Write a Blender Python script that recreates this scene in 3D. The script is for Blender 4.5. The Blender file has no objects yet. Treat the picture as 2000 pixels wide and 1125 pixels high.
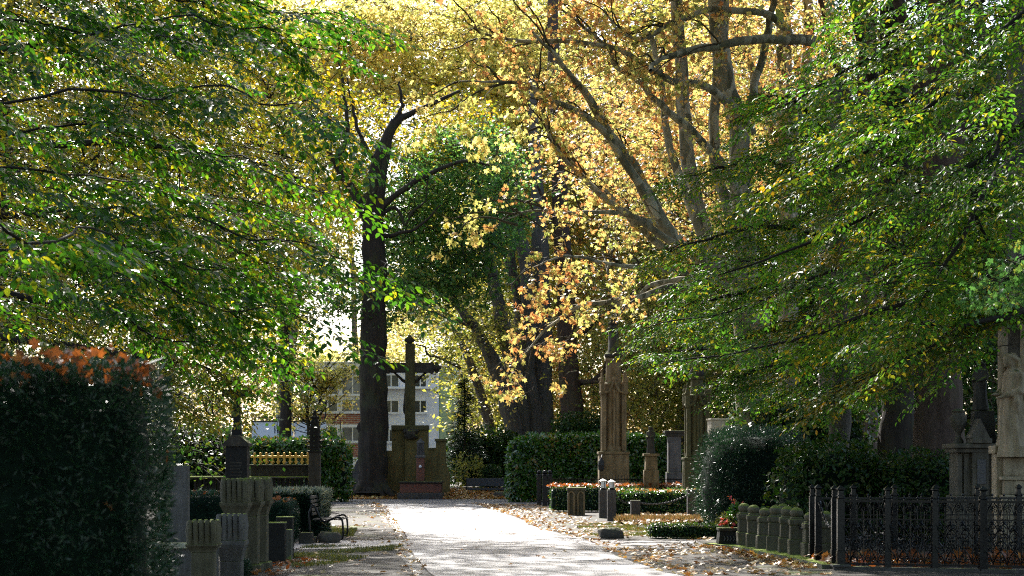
import bpy, bmesh, math, random
import numpy as np
from mathutils import Vector, Matrix, noise as mnoise

# ------------------------------------------------------------------ basics
F, CX, HY, EYE = 3333.0, 1000.0, 905.0, 1.65      # lens in photo pixels, horizon row, eye height
rnd = random.Random(7)
RG = np.random.default_rng(11)
SC = bpy.context.scene
COL = SC.collection
SUN_EL, SUN_AZ = math.radians(41), math.radians(-17)   # azimuth clockwise from +Y

def W(px, py, d):
    return Vector(((px - CX) * d / F, d, EYE + (HY - py) * d / F))
def G(px, py):
    d = F * EYE / (py - HY)
    return Vector(((px - CX) * d / F, d, 0.0))
def gx(px, d):
    return (px - CX) * d / F
def zz(py, d):
    return EYE + (HY - py) * d / F

# ------------------------------------------------------------------ materials
def nmat(name):
    m = bpy.data.materials.new(name); m.use_nodes = True
    nt = m.node_tree; b = nt.nodes['Principled BSDF']
    return m, nt, b
def N(nt, t, **kw):
    n = nt.nodes.new(t)
    for k, v in kw.items():
        if k.startswith('i_'): n.inputs[k[2:].replace('_', ' ')].default_value = v
        else: setattr(n, k, v)
    return n
def L(nt, a, b): nt.links.new(a, b)
def ramp(nt, stops, fac=None):
    r = N(nt, 'ShaderNodeValToRGB'); cr = r.color_ramp
    while len(cr.elements) > 1: cr.elements.remove(cr.elements[-1])
    for i, (p, c) in enumerate(stops):
        e = cr.elements[0] if i == 0 else cr.elements.new(p)
        e.position = p; e.color = (*c, 1)
    if fac is not None: L(nt, fac, r.inputs[0])
    return r
def coords(nt, scale=(1, 1, 1)):
    tc = N(nt, 'ShaderNodeTexCoord'); mp = N(nt, 'ShaderNodeMapping')
    mp.inputs['Scale'].default_value = scale
    L(nt, tc.outputs['Object'], mp.inputs[0]); return mp.outputs[0]
def noise(nt, vec, scale, detail=6, rough=.6):
    n = N(nt, 'ShaderNodeTexNoise'); n.inputs['Scale'].default_value = scale
    n.inputs['Detail'].default_value = detail; n.inputs['Roughness'].default_value = rough
    L(nt, vec, n.inputs['Vector']); return n.outputs['Fac']
def math_(nt, op, a, b):
    n = N(nt, 'ShaderNodeMath', operation=op)
    for i, v in enumerate((a, b)):
        if isinstance(v, (int, float)): n.inputs[i].default_value = v
        else: L(nt, v, n.inputs[i])
    return n.outputs[0]
def mixc(nt, fac, a, b, mode='MIX'):
    n = N(nt, 'ShaderNodeMix', data_type='RGBA', blend_type=mode)
    for i, v in ((0, fac), (6, a), (7, b)):
        if isinstance(v, (int, float)): n.inputs[i].default_value = v
        elif isinstance(v, tuple): n.inputs[i].default_value = (*v, 1)
        else: L(nt, v, n.inputs[i])
    return n.outputs[2]
def bump(nt, b, h, strength=.4, dist=.02):
    n = N(nt, 'ShaderNodeBump'); n.inputs['Strength'].default_value = strength; n.inputs['Distance'].default_value = dist
    L(nt, h, n.inputs['Height']); L(nt, n.outputs[0], b.inputs['Normal'])

def stone(name, c1, c2, moss=.35, mossc=(.10, .13, .02), rough=.85, sc=3.0, streak=.5):
    m, nt, b = nmat(name); v = coords(nt)
    n1 = noise(nt, v, sc, 8, .65); n2 = noise(nt, coords(nt, (2.6, 2.6, .5)), sc * .8, 5, .6); n3 = noise(nt, v, sc * 22, 3, .5)
    base = ramp(nt, [(.3, c1), (.7, c2)], n1).outputs[0]
    st = ramp(nt, [(.42, (1, 1, 1)), (.68, (.38, .37, .33))], n2).outputs[0]
    base = mixc(nt, streak, base, st, 'MULTIPLY')
    base = mixc(nt, .35, base, ramp(nt, [(.35, (.5, .5, .5)), (.65, (1.2, 1.2, 1.2))], n3).outputs[0], 'MULTIPLY')
    geo = N(nt, 'ShaderNodeNewGeometry'); sx = N(nt, 'ShaderNodeSeparateXYZ'); L(nt, geo.outputs['Normal'], sx.inputs[0])
    mf = math_(nt, 'ADD', math_(nt, 'MULTIPLY', sx.outputs[2], .55), noise(nt, v, sc * 1.4, 6, .6))
    mf = math_(nt, 'ADD', mf, moss - .5)
    mr = ramp(nt, [(.5, (0, 0, 0)), (.66, (1, 1, 1))], mf)
    base = mixc(nt, mr.outputs[0], base, mossc)
    L(nt, base, b.inputs['Base Color']); b.inputs['Roughness'].default_value = rough
    b.inputs['Specular IOR Level'].default_value = .25
    bump(nt, b, math_(nt, 'ADD', n1, math_(nt, 'MULTIPLY', n3, .35)), .5, .03)
    return m

def bark(name, stops, vs=1.2, hs=9, b_s=.8, patch=False, rough=.9):
    m, nt, b = nmat(name); v = coords(nt, (hs, hs, vs)); vo = coords(nt)
    n1 = noise(nt, v, 1.3, 8, .7); n2 = noise(nt, vo, 1.1, 5, .6)
    if patch:
        vr = N(nt, 'ShaderNodeTexVoronoi'); vr.inputs['Scale'].default_value = 1.0
        L(nt, coords(nt, (5, 5, 2.2)), vr.inputs['Vector'])
        sp = N(nt, 'ShaderNodeSeparateColor'); L(nt, vr.outputs['Color'], sp.inputs[0])
        f = math_(nt, 'ADD', math_(nt, 'MULTIPLY', sp.outputs[0], .6), math_(nt, 'MULTIPLY', n1, .4))
    else:
        f = math_(nt, 'ADD', math_(nt, 'MULTIPLY', n1, .7), math_(nt, 'MULTIPLY', n2, .3))
    c = ramp(nt, stops, f).outputs[0]
    c = mixc(nt, ramp(nt, [(.5, (0, 0, 0)), (.75, (.6, .6, .6))], n2).outputs[0], c, (.05, .065, .02))
    L(nt, c, b.inputs['Base Color']); b.inputs['Roughness'].default_value = rough
    b.inputs['Specular IOR Level'].default_value = .2
    bump(nt, b, n1, b_s, .05)
    return m

def leafmat(name, stops, nscale=.5, namt=.5, trans=.5, gain=(1.7, 1.6, .7), rough=.4, spec=.5):
    m, nt, b = nmat(name); geo = N(nt, 'ShaderNodeNewGeometry')
    n1 = noise(nt, coords(nt), nscale, 3, .5)
    n1 = math_(nt, 'MULTIPLY', math_(nt, 'SUBTRACT', n1, .5), 2.2 * namt)
    f = math_(nt, 'ADD', geo.outputs['Random Per Island'], n1)
    c = ramp(nt, stops, f).outputs[0]
    L(nt, c, b.inputs['Base Color']); b.inputs['Roughness'].default_value = rough
    b.inputs['Specular IOR Level'].default_value = spec
    t = N(nt, 'ShaderNodeBsdfTranslucent'); L(nt, mixc(nt, 1.0, c, gain, 'MULTIPLY'), t.inputs[0])
    mx = N(nt, 'ShaderNodeMixShader'); mx.inputs[0].default_value = trans
    L(nt, b.outputs[0], mx.inputs[1]); L(nt, t.outputs[0], mx.inputs[2])
    L(nt, mx.outputs[0], nt.nodes['Material Output'].inputs[0])
    return m

def plain(name, c, rough=.5, metal=0, spec=.5, var=.25, sc=14, bmp=0):
    m, nt, b = nmat(name); n = noise(nt, coords(nt), sc, 5, .6)
    lo = tuple(x * (1 - var) for x in c); hi = tuple(min(1, x * (1 + var)) for x in c)
    L(nt, ramp(nt, [(.3, lo), (.7, hi)], n).outputs[0], b.inputs['Base Color'])
    b.inputs['Roughness'].default_value = rough; b.inputs['Metallic'].default_value = metal
    b.inputs['Specular IOR Level'].default_value = spec
    if bmp: bump(nt, b, n, bmp, .01)
    return m

M = {}
M['sand'] = stone('sandstone', (.19, .135, .07), (.28, .205, .115), .10, (.09, .09, .025), streak=.75)
M['sand_green'] = stone('greened_sandstone', (.075, .07, .03), (.125, .11, .05), .22, (.085, .09, .02), streak=.7)
M['sand_moss'] = stone('mossy_sandstone', (.095, .083, .055), (.15, .133, .09), .30, (.14, .17, .03), streak=.6)
M['wall_ochre'] = stone('ochre_wall_stone', (.12, .098, .036), (.185, .148, .058), .16, (.07, .085, .02), sc=1.2, streak=.7)
M['dark_stone'] = stone('dark_weathered_stone', (.035, .03, .025), (.08, .07, .055), .27, (.10, .12, .02), streak=.6)
M['black_stone'] = stone('black_grave_stone', (.007, .0065, .006), (.02, .018, .016), .15, (.10, .12, .02), rough=.7, streak=.3)
M['grey_stone'] = stone('grey_grave_stone', (.095, .087, .085), (.17, .155, .15), .16, (.16, .19, .04), streak=.6)
M['pale_stone'] = stone('pale_limestone', (.40, .36, .28), (.56, .52, .42), .06, (.18, .18, .08), streak=.45)
M['pale_dark'] = stone('weathered_limestone', (.33, .25, .165), (.47, .375, .265), .12, (.09, .09, .04), streak=.8)
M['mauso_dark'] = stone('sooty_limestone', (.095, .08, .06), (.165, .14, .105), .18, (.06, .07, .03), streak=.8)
M['red_stone'] = stone('red_sandstone', (.155, .065, .05), (.215, .10, .075), .03, (.10, .08, .03), streak=.3)
M['granite'] = stone('grey_granite', (.06, .055, .055), (.12, .11, .105), .05, (.1, .12, .03), sc=6, streak=.3)
M['boulder'] = stone('boulder_stone', (.05, .043, .035), (.12, .10, .08), .18, (.07, .08, .03), sc=4, streak=.2)
M['kerb_moss'] = stone('mossy_kerb_stone', (.10, .095, .08), (.16, .15, .12), .50, (.20, .26, .03), sc=2, streak=.3)
M['iron'] = plain('black_cast_iron', (.005, .005, .007), .27, .0, .3, .4, 30, .15)
M['iron_matt'] = plain('dull_black_iron', (.012, .011, .011), .55, 0, .4, .4, 20, .2)
M['gold'] = plain('gilded_metal', (.62, .36, .07), .38, .55, .5, .2)
M['white_paint'] = plain('white_paint', (.75, .76, .8), .5, 0, .4, .06, 6)
M['lantern_glass'] = plain('milky_lantern_glass', (.75, .77, .78), .25, 0, .5, .05)
M['sign_white'] = plain('white_sign_board', (.8, .8, .8), .5, 0, .4, .03)
M['steel_seat'] = plain('dark_steel_mesh', (.05, .055, .07), .4, .5, .5, .2)
M['wood'] = plain('grey_wood', (.10, .085, .07), .8, 0, .2, .4, 9, .3)
M['bark_dark'] = bark('dark_ridged_bark', [(.25, (.012, .010, .009)), (.5, (.035, .028, .022)), (.8, (.07, .055, .042))], .9, 10, 1.0)
M['bark_red'] = bark('reddish_flaking_bark', [(.25, (.03, .022, .018)), (.5, (.085, .055, .042)), (.8, (.15, .105, .08))], 1.6, 7, .9)
M['bark_plane'] = bark('pale_plane_bark', [(.25, (.13, .12, .08)), (.5, (.27, .245, .175)), (.75, (.42, .385, .29))], 1.5, 5, .25, True)
M['bark_grey'] = bark('grey_brown_bark', [(.25, (.06, .05, .04)), (.5, (.13, .11, .09)), (.8, (.22, .195, .165))], .8, 8, .8)
M['bark_limb'] = bark('mossy_limb_bark', [(.25, (.05, .045, .02)), (.5, (.12, .105, .055)), (.8, (.2, .175, .10))], 2, 4, .5)
M['twig'] = plain('dark_twig_bark', (.022, .018, .014), .8, 0, .2, .4)
M['twig_plane'] = plain('plane_twig_bark', (.07, .055, .03), .8, 0, .2, .4)

GRN, YGR, YEL, ORA = (.035, .085, .012), (.10, .15, .016), (.36, .27, .035), (.40, .18, .03)
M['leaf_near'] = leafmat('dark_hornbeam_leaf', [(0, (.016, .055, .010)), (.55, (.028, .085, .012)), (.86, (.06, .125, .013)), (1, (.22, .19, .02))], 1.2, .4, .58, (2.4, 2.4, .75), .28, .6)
M['leaf_left'] = leafmat('yellowing_hornbeam_leaf', [(0, (.06, .11, .015)), (.45, (.13, .16, .018)), (.75, (.26, .22, .022)), (1, (.34, .22, .02))], .5, .5, .52, (1.8, 1.7, .7), .35, .6)
M['leaf_right'] = leafmat('green_hornbeam_leaf', [(0, (.034, .10, .017)), (.5, (.058, .138, .022)), (.84, (.13, .18, .024)), (1, (.28, .21, .03))], .45, .5, .55, (2.1, 2.2, .85), .42, .4)
M['leaf_right_y'] = leafmat('golden_hornbeam_leaf', [(0, (.035, .09, .014)), (.5, (.08, .12, .016)), (.78, (.22, .18, .02)), (1, (.34, .20, .02))], .6, .5, .5, (1.8, 1.6, .6), .42, .4)
M['leaf_maple'] = leafmat('dark_maple_leaf', [(0, (.04, .11, .035)), (.6, (.08, .17, .05)), (.9, (.15, .21, .05)), (1, (.30, .27, .06))], .25, .45, .55, (2.0, 2.1, 1.3), .4, .4)
M['leaf_maple_y'] = leafmat('yellow_green_maple_leaf', [(0, (.06, .10, .014)), (.4, (.16, .17, .02)), (.8, (.34, .26, .03)), (1, (.42, .26, .04))], .25, .5, .5, (1.7, 1.6, .8), .4, .4)
M['leaf_pale'] = leafmat('pale_yellow_plane_leaf', [(0, (.22, .24, .05)), (.35, (.44, .41, .12)), (.7, (.56, .50, .17)), (1, (.56, .38, .14))], .22, .4, .62, (1.9, 1.9, 1.75), .45, .35)
M['leaf_orange'] = leafmat('orange_yellow_plane_leaf', [(0, (.22, .27, .07)), (.3, (.42, .42, .14)), (.58, (.50, .38, .13)), (.82, (.49, .28, .10)), (1, (.40, .17, .07))], .3, .6, .56, (1.65, 1.55, 1.25), .45, .35)
M['leaf_bg'] = leafmat('distant_plane_leaf', [(0, (.10, .14, .03)), (.4, (.22, .24, .06)), (.8, (.40, .37, .11)), (1, (.42, .28, .10))], .12, .5, .52, (1.6, 1.5, .8), .5, .3)
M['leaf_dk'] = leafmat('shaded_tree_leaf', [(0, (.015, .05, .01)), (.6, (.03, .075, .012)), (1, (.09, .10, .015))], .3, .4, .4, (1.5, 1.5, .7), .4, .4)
M['laurel'] = leafmat('laurel_hedge_leaf', [(0, (.02, .065, .012)), (.6, (.04, .11, .014)), (.93, (.085, .15, .018)), (1, (.26, .15, .03))], .8, .3, .3, (1.7, 1.9, .6), .25, .8)
M['yew'] = leafmat('yew_needle', [(0, (.006, .022, .011)), (.6, (.013, .038, .018)), (1, (.024, .058, .024))], 3.0, .4, .18, (1.5, 1.8, 1.2), .36, .45)
M['yew_core'] = plain('dark_hedge_core', (.006, .014, .009), .95, 0, .1, .4, 12)
M['yew_sun_paint'] = leafmat('sun_painted_needle', [(0, (.05, .08, .05)), (.5, (.16, .19, .14)), (1, (.34, .34, .27))], 3, .4, .35, (1.3, 1.3, 1.0), .35, .6)  # pale needle colour standing in for sunlight on yew tips
M['conifer'] = leafmat('fir_needle', [(0, (.012, .035, .018)), (.7, (.028, .06, .028)), (1, (.07, .09, .03))], 1, .4, .25, (1.5, 1.6, .9), .4, .4)
M['fallen'] = leafmat('fallen_plane_leaf', [(0, (.55, .42, .20)), (.25, (.42, .22, .06)), (.5, (.34, .13, .035)), (.75, (.55, .38, .10)), (1, (.20, .08, .04))], .8, .3, .25, (1.3, 1.1, .8), .4, .5)
M['fallen_orange'] = leafmat('orange_fallen_leaf', [(0, (.20, .065, .022)), (.45, (.28, .10, .03)), (.75, (.11, .045, .025)), (1, (.32, .17, .06))], .8, .3, .4, (1.5, 1.2, .7), .45, .4)
M['fallen_pale'] = leafmat('pale_fallen_leaf', [(0, (.44, .34, .18)), (.3, (.36, .22, .08)), (.55, (.28, .11, .035)), (.8, (.50, .42, .28)), (1, (.12, .06, .035))], .8, .3, .15, (1.2, 1.1, .8), .5, .3)
M['petal'] = leafmat('flower_petal', [(0, (.55, .05, .12)), (.4, (.60, .14, .05)), (.7, (.62, .22, .10)), (1, (.6, .10, .25))], 5, .2, .4, (1.2, 1.0, 1.0), .5, .3)
M['drygrass'] = leafmat('dry_grass', [(0, (.10, .085, .03)), (.5, (.20, .14, .07)), (1, (.26, .13, .06))], 2, .4, .3, (1.3, 1.2, .8), .6, .2)
M['grassblade'] = leafmat('grass_blade', [(0, (.06, .075, .018)), (.6, (.10, .11, .025)), (1, (.18, .15, .05))], 2, .4, .3, (1.5, 1.5, .7), .4, .4)

# ------------------------------------------------------------------ mesh building
def mesh_np(name, V, FL, mat, parent=None, smooth=False):
    """V (n,3) world coords; FL list of int arrays (m,k)."""
    V = np.asarray(V, dtype=np.float32).reshape(-1, 3)
    if parent is not None: V = V - np.array(root_of(parent)['_loc'][:], dtype=np.float32)
    me = bpy.data.meshes.new(name); me.vertices.add(len(V)); me.vertices.foreach_set('co', V.ravel())
    FL = [np.asarray(f, dtype=np.int32) for f in FL if len(f)]
    loops = np.concatenate([f.ravel() for f in FL]); tot = np.concatenate([np.full(len(f), f.shape[1], np.int32) for f in FL])
    st = np.concatenate([[0], np.cumsum(tot)[:-1]]).astype(np.int32)
    me.loops.add(len(loops)); me.loops.foreach_set('vertex_index', loops)
    me.polygons.add(len(tot)); me.polygons.foreach_set('loop_start', st)
    if smooth: me.polygons.foreach_set('use_smooth', np.ones(len(tot), bool))
    me.update(calc_edges=True); me.materials.append(mat)
    o = bpy.data.objects.new(name, me); COL.objects.link(o)
    if parent is not None: o.parent = parent
    return o
def root_of(o):
    while o.parent is not None: o = o.parent
    return o
GROUPS = {'plane_tree': 'plane trees of the cemetery', 'hornbeam_tree': 'hornbeams hanging over the avenue', 'maple_tree': 'maples around the crucifix', 'yew_tree': 'dark trees closing the right side', 'laurel_hedge': 'tall laurel hedges', 'laurel_bush': 'dark bushes behind the bollards and fence',
          'dark_shrub': 'dark evergreen shrubs', 'clipped_yew': 'clipped low yews of the left graves', 'park_bench': 'benches of the cemetery', 'flowering_plant': 'plants in the stone trough', 'grave_kerb': 'grave kerbs'}
def thing(name, label, cat, loc=(0, 0, 0), group=None):
    o = bpy.data.objects.new(name, None); COL.objects.link(o); o.location = loc
    o.empty_display_size = .2; o['_loc'] = list(loc); o['label'] = label; o['category'] = cat; o['kind'] = 'thing'
    group = group or GROUPS.get(name)
    if group: o['group'] = group
    return o
def tag(o, label=None, cat=None, group=None, kind=None):
    for k, v in (('label', label), ('category', cat), ('group', group), ('kind', kind)):
        if v: o[k] = v
    return o
def dup(root, loc, label=None):
    """copy of a thing, its parts and sub-parts; parts are in local coordinates"""
    r = root.copy(); COL.objects.link(r); r.location = loc; r['_loc'] = list(loc)
    if label: r['label'] = label
    for ch in list(root.children):
        c = ch.copy(); COL.objects.link(c); c.parent = r
        for g in ch.children:
            k = g.copy(); COL.objects.link(k); k.parent = c
    return r

class MB:
    def __init__(s): s.bm = bmesh.new()
    def box(s, x0, x1, y0, y1, z0, z1, bev=0, taper=1.0, rz=0, tx=None):
        cx, cy = (x0 + x1) / 2, (y0 + y1) / 2; hx, hy = (x1 - x0) / 2, (y1 - y0) / 2
        c, sn = math.cos(rz), math.sin(rz); vs = []
        for z, k in ((z0, 1), (z1, taper)):
            for a, b in ((-1, -1), (1, -1), (1, 1), (-1, 1)):
                u, v = a * hx * k, b * hy * (k if tx is None else tx if z == z1 else 1)
                vs.append(s.bm.verts.new((cx + u * c - v * sn, cy + u * sn + v * c, z)))
        fs = [s.bm.faces.new([vs[i] for i in f]) for f in ((3, 2, 1, 0), (4, 5, 6, 7), (0, 1, 5, 4), (1, 2, 6, 5), (2, 3, 7, 6), (3, 0, 4, 7))]
        if bev:
            es = list({e for f in fs for e in f.edges})
            bmesh.ops.bevel(s.bm, geom=es, offset=bev, segments=2, affect='EDGES', profile=.6)
        return s
    def lathe(s, cx, cy, prof, n=16, sq=False, rz=0, flute=0, fa=0):
        """prof: list of (r,z); sq -> square section"""
        rings = []
        n = 4 if sq else n; off = math.pi / 4 if sq else 0
        for r, z in prof:
            ring = []
            for i in range(n):
                a = 2 * math.pi * i / n + off + rz
                rr = (r * math.sqrt(2) if sq else r) * (1 + (fa * math.cos(flute * a) if flute else 0))
                ring.append(s.bm.verts.new((cx + rr * math.cos(a), cy + rr * math.sin(a), z)))
            rings.append(ring)
        for a, b in zip(rings, rings[1:]):
            for i in range(n): s.bm.faces.new((a[i], a[(i + 1) % n], b[(i + 1) % n], b[i]))
        s.bm.faces.new(list(reversed(rings[0]))); s.bm.faces.new(rings[-1])
        return s
    def prism(s, pts, y0, y1, axis='y'):
        """polygon pts (a,b) extruded: axis y -> (a,y,b); axis x -> (x,a,b); axis z -> (a,b,z)"""
        f = {'y': lambda a, b, t: (a, t, b), 'x': lambda a, b, t: (t, a, b), 'z': lambda a, b, t: (a, b, t)}[axis]
        A = [s.bm.verts.new(f(a, b, y0)) for a, b in pts]; B = [s.bm.verts.new(f(a, b, y1)) for a, b in pts]
        n = len(pts)
        s.bm.faces.new(A); s.bm.faces.new(list(reversed(B)))
        for i in range(n): s.bm.faces.new((A[i], B[i], B[(i + 1) % n], A[(i + 1) % n]))
        return s
    def tube(s, pts, r, n=8):
        pts = [Vector(p) for p in pts]; rad = r if isinstance(r, (list, tuple)) else [r] * len(pts)
        rings = []; up = None
        for i, p in enumerate(pts):
            t = (pts[min(i + 1, len(pts) - 1)] - pts[max(i - 1, 0)]).normalized()
            if up is None: up = Vector((0, 0, 1)) if abs(t.z) < .9 else Vector((1, 0, 0))
            a = t.cross(up)
            if a.length < 1e-4: a = t.orthogonal()
            a.normalize(); b = a.cross(t).normalized(); up = b
            rings.append([s.bm.verts.new(p + (a * math.cos(2 * math.pi * k / n) + b * math.sin(2 * math.pi * k / n)) * rad[i]) for k in range(n)])
        for A, B in zip(rings, rings[1:]):
            for k in range(n): s.bm.faces.new((A[k], A[(k + 1) % n], B[(k + 1) % n], B[k]))
        s.bm.faces.new(list(reversed(rings[0]))); s.bm.faces.new(rings[-1])
        return s
    def ball(s, c, r, sx=1, sy=1, sz=1, seg=16):
        m = Matrix.Translation(c) @ Matrix.Diagonal((r * sx, r * sy, r * sz, 1))
        bmesh.ops.create_uvsphere(s.bm, u_segments=seg, v_segments=max(6, seg // 2), radius=1, matrix=m); return s
    def torus(s, c, R, r, ax='y', n=16, m=6):
        pts = []
        for i in range(n + 1):
            a = 2 * math.pi * i / n
            u, v = R * math.cos(a), R * math.sin(a)
            pts.append((c[0] + u, c[1], c[2] + v) if ax == 'y' else (c[0], c[1] + u, c[2] + v) if ax == 'x' else (c[0] + u, c[1] + v, c[2]))
        return s.tube(pts, r, m)
    def rough(s, amt, sc):
        for v in s.bm.verts:
            v.co += Vector(mnoise.noise_vector(v.co * sc)) * amt
        return s
    def build(s, name, mat, parent=None, smooth=False, auto=None, local=False):
        bmesh.ops.recalc_face_normals(s.bm, faces=s.bm.faces)
        if parent is not None and not local:
            bmesh.ops.translate(s.bm, verts=s.bm.verts, vec=-Vector(root_of(parent)['_loc'][:]))
        me = bpy.data.meshes.new(name); s.bm.to_mesh(me); s.bm.free(); me.materials.append(mat)
        if smooth or auto:
            for p in me.polygons: p.use_smooth = True
            if auto and hasattr(me, 'set_sharp_from_angle'): me.set_sharp_from_angle(angle=math.radians(auto))
        o = bpy.data.objects.new(name, me); COL.objects.link(o)
        if parent is not None: o.parent = parent
        return o

# ------------------------------------------------------------------ leaves
def shape_beech():
    v = np.array([[0, 0, 0], [.33, .25, .06], [.68, .21, .05], [1, 0, -.08], [.68, -.21, .05], [.33, -.25, .06]], float)
    return v, [np.array([[0, 3, 2, 1], [0, 5, 4, 3]])]
def shape_plane():
    ang = [0, 24, 50, 78, 108, 150, 180, 210, 252, 282, 310, 336]; rad = [1, .52, .92, .48, .68, .42, .16, .42, .68, .48, .92, .52]
    p = [[.42, 0, .06]] + [[.35 + .62 * r * math.cos(math.radians(a)), .62 * r * math.sin(math.radians(a)), -.10 * (r > .6) + .02] for a, r in zip(ang, rad)]
    n = len(ang)
    return np.array(p, float), [np.array([[0, 1 + i, 1 + (i + 1) % n] for i in range(n)])]
def shape_curl():
    v, f = shape_plane(); v = v.copy(); v[:, 2] += .55 * v[:, 1] ** 2 + .35 * (v[:, 0] - .4) ** 2 + .06 * np.sin(9 * v[:, 0] + 4 * v[:, 1]); return v, f
def shape_quad():
    return np.array([[0, 0, 0], [.5, .34, .05], [1, 0, -.05], [.5, -.34, .05]], float), [np.array([[0, 3, 2, 1]])]
def shape_needle():
    return np.array([[0, 0, 0], [.4, .09, .0], [1, 0, 0], [.4, -.09, .0]], float), [np.array([[0, 3, 2, 1]])]
SH = {'beech': shape_beech(), 'plane': shape_plane(), 'curl': shape_curl(), 'quad': shape_quad(), 'needle': shape_needle()}
def unit(a): return a / np.maximum(np.linalg.norm(a, axis=1, keepdims=True), 1e-9)
def leaf_arrays(P, A, Nn, S, shape):
    A = unit(np.asarray(A, float)); Nn = np.asarray(Nn, float)
    Bv = unit(np.cross(Nn, A)); Nn = np.cross(A, Bv)
    tv, tf = SH[shape]; k = len(tv)
    S = np.asarray(S, float).reshape(-1, 1, 1)
    V = P[:, None, :] + S * (tv[None, :, 0:1] * A[:, None, :] + tv[None, :, 1:2] * Bv[:, None, :] + tv[None, :, 2:3] * Nn[:, None, :])
    off = (np.arange(len(P)) * k)[:, None, None]
    return V.reshape(-1, 3), [(f[None] + off).reshape(-1, f.shape[1]) for f in tf]
def leaves(name, P, A, Nn, S, shape, mat, parent=None):
    V, FL = leaf_arrays(np.asarray(P, float), A, Nn, S, shape)
    return mesh_np(name, V, FL, mat, parent)

def tube_np(pts, rad, sides=6, wob=0, ridge=0):
    pts = np.asarray(pts, float); n = len(pts)
    t = unit(np.gradient(pts, axis=0)); ref = np.array([.3, .2, 1.0]) if abs(t[:, 2].mean()) < .8 else np.array([1.0, .3, .1])
    a = unit(np.cross(t, ref)); b = np.cross(a, t)
    th = np.linspace(0, 2 * math.pi, sides, endpoint=False)
    rad = np.asarray(rad, float)[:, None]
    if wob:
        w = 1 + wob * np.array([[mnoise.noise(Vector((math.cos(q) * 1.6, math.sin(q) * 1.6, i * .33 + pts[0][0]))) for q in th] for i in range(n)])
        if ridge: w = w + ridge * np.array([[abs(mnoise.noise(Vector((math.cos(q) * 5.5 + i * .04, math.sin(q) * 5.5, i * .09 + pts[0][0])))) - .2 for q in th] for i in range(n)])
        rad = rad * w
    V = pts[:, None, :] + rad[:, :, None] * (np.cos(th)[None, :, None] * a[:, None, :] + np.sin(th)[None, :, None] * b[:, None, :])
    i = np.arange(n - 1)[:, None] * sides; j = np.arange(sides)[None]; j2 = (j + 1) % sides
    Q = np.stack([i + j, i + j2, i + sides + j2, i + sides + j], -1).reshape(-1, 4)
    return V.reshape(-1, 3), Q
def smooth_path(pts, n):
    pts = np.asarray(pts, float); m = len(pts)
    P = np.vstack([2 * pts[0] - pts[1], pts, 2 * pts[-1] - pts[-2]])
    out = []
    for u in np.linspace(0, m - 1 - 1e-6, n):
        i = int(u); f = u - i; p0, p1, p2, p3 = P[i], P[i + 1], P[i + 2], P[i + 3]
        out.append(.5 * (2 * p1 + (p2 - p0) * f + (2 * p0 - 5 * p1 + 4 * p2 - p3) * f * f + (3 * p1 - p0 - 3 * p2 + p3) * f ** 3))
    return np.array(out)

# spray templates: (P, A, N, leafscale, twigV, twigF), local x along twig, z up, unit length
def tpl_beech(r, ntw=11, sp=.062):
    P, A, Nn, S = [], [], [], []; TV, TF = [], []; off = 0
    def twig(pts, r0):
        nonlocal off
        v, q = tube_np(pts, np.linspace(r0, r0 * .35, len(pts)), 3); TV.append(v); TF.append(q + off); off += len(v)
    bend = r.uniform(-.12, .12); dr = r.uniform(.08, .26)
    main = lambda x: np.array([x, bend * x * x + .02 * math.sin(9 * x), -dr * x * x + .03 * math.sin(6 * x + 1)])
    twig([main(x) for x in np.linspace(0, 1, 7)], .0065)
    def run(fn, L0, x0):
        nl = max(3, int(L0 / sp))
        for k in range(nl):
            x = x0 + (1 - x0) * (k + r.uniform(.2, .8)) / nl; p = fn(x); t = fn(min(1.0, x + .03)) - fn(max(0, x - .03))
            t /= np.linalg.norm(t) + 1e-9; sd = 1 if (k % 2) else -1
            lat = np.cross([0, 0, 1.0], t); a = t * r.uniform(.45, .9) + lat * sd * r.uniform(.5, .95) + np.array([0, 0, r.uniform(-.45, .12)])
            P.append(p); A.append(a); Nn.append(np.array([0, 0, 1.0]) + np.array([r.gauss(0, .35), r.gauss(0, .35), 0])); S.append(r.uniform(.7, 1.15))
        P.append(fn(1.0)); A.append(t + np.array([0, 0, -.25])); Nn.append([r.gauss(0, .3), r.gauss(0, .3), 1]); S.append(r.uniform(.7, 1))
    run(main, 1.0, .12)
    for i in range(ntw):
        x = .10 + .82 * i / (ntw - 1) + r.uniform(-.03, .03); b0 = main(x); sd = 1 if i % 2 else -1
        ang = math.radians(r.uniform(38, 62)) * sd; ln = (.50 * (1 - .62 * x)) * r.uniform(.75, 1.2)
        dx, dy = math.cos(ang), math.sin(ang); dz = r.uniform(-.25, .12)
        fn = lambda u, b0=b0, dx=dx, dy=dy, dz=dz, ln=ln: b0 + ln * np.array([dx * u + .1 * u * u, dy * u, dz * u - .2 * u * u])
        twig([fn(u) for u in np.linspace(0, 1, 4)], .0035); run(fn, ln, .15)
    return [np.array(P), np.array(A), np.array(Nn, float), np.array(S), np.vstack(TV), np.vstack(TF)]
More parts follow.
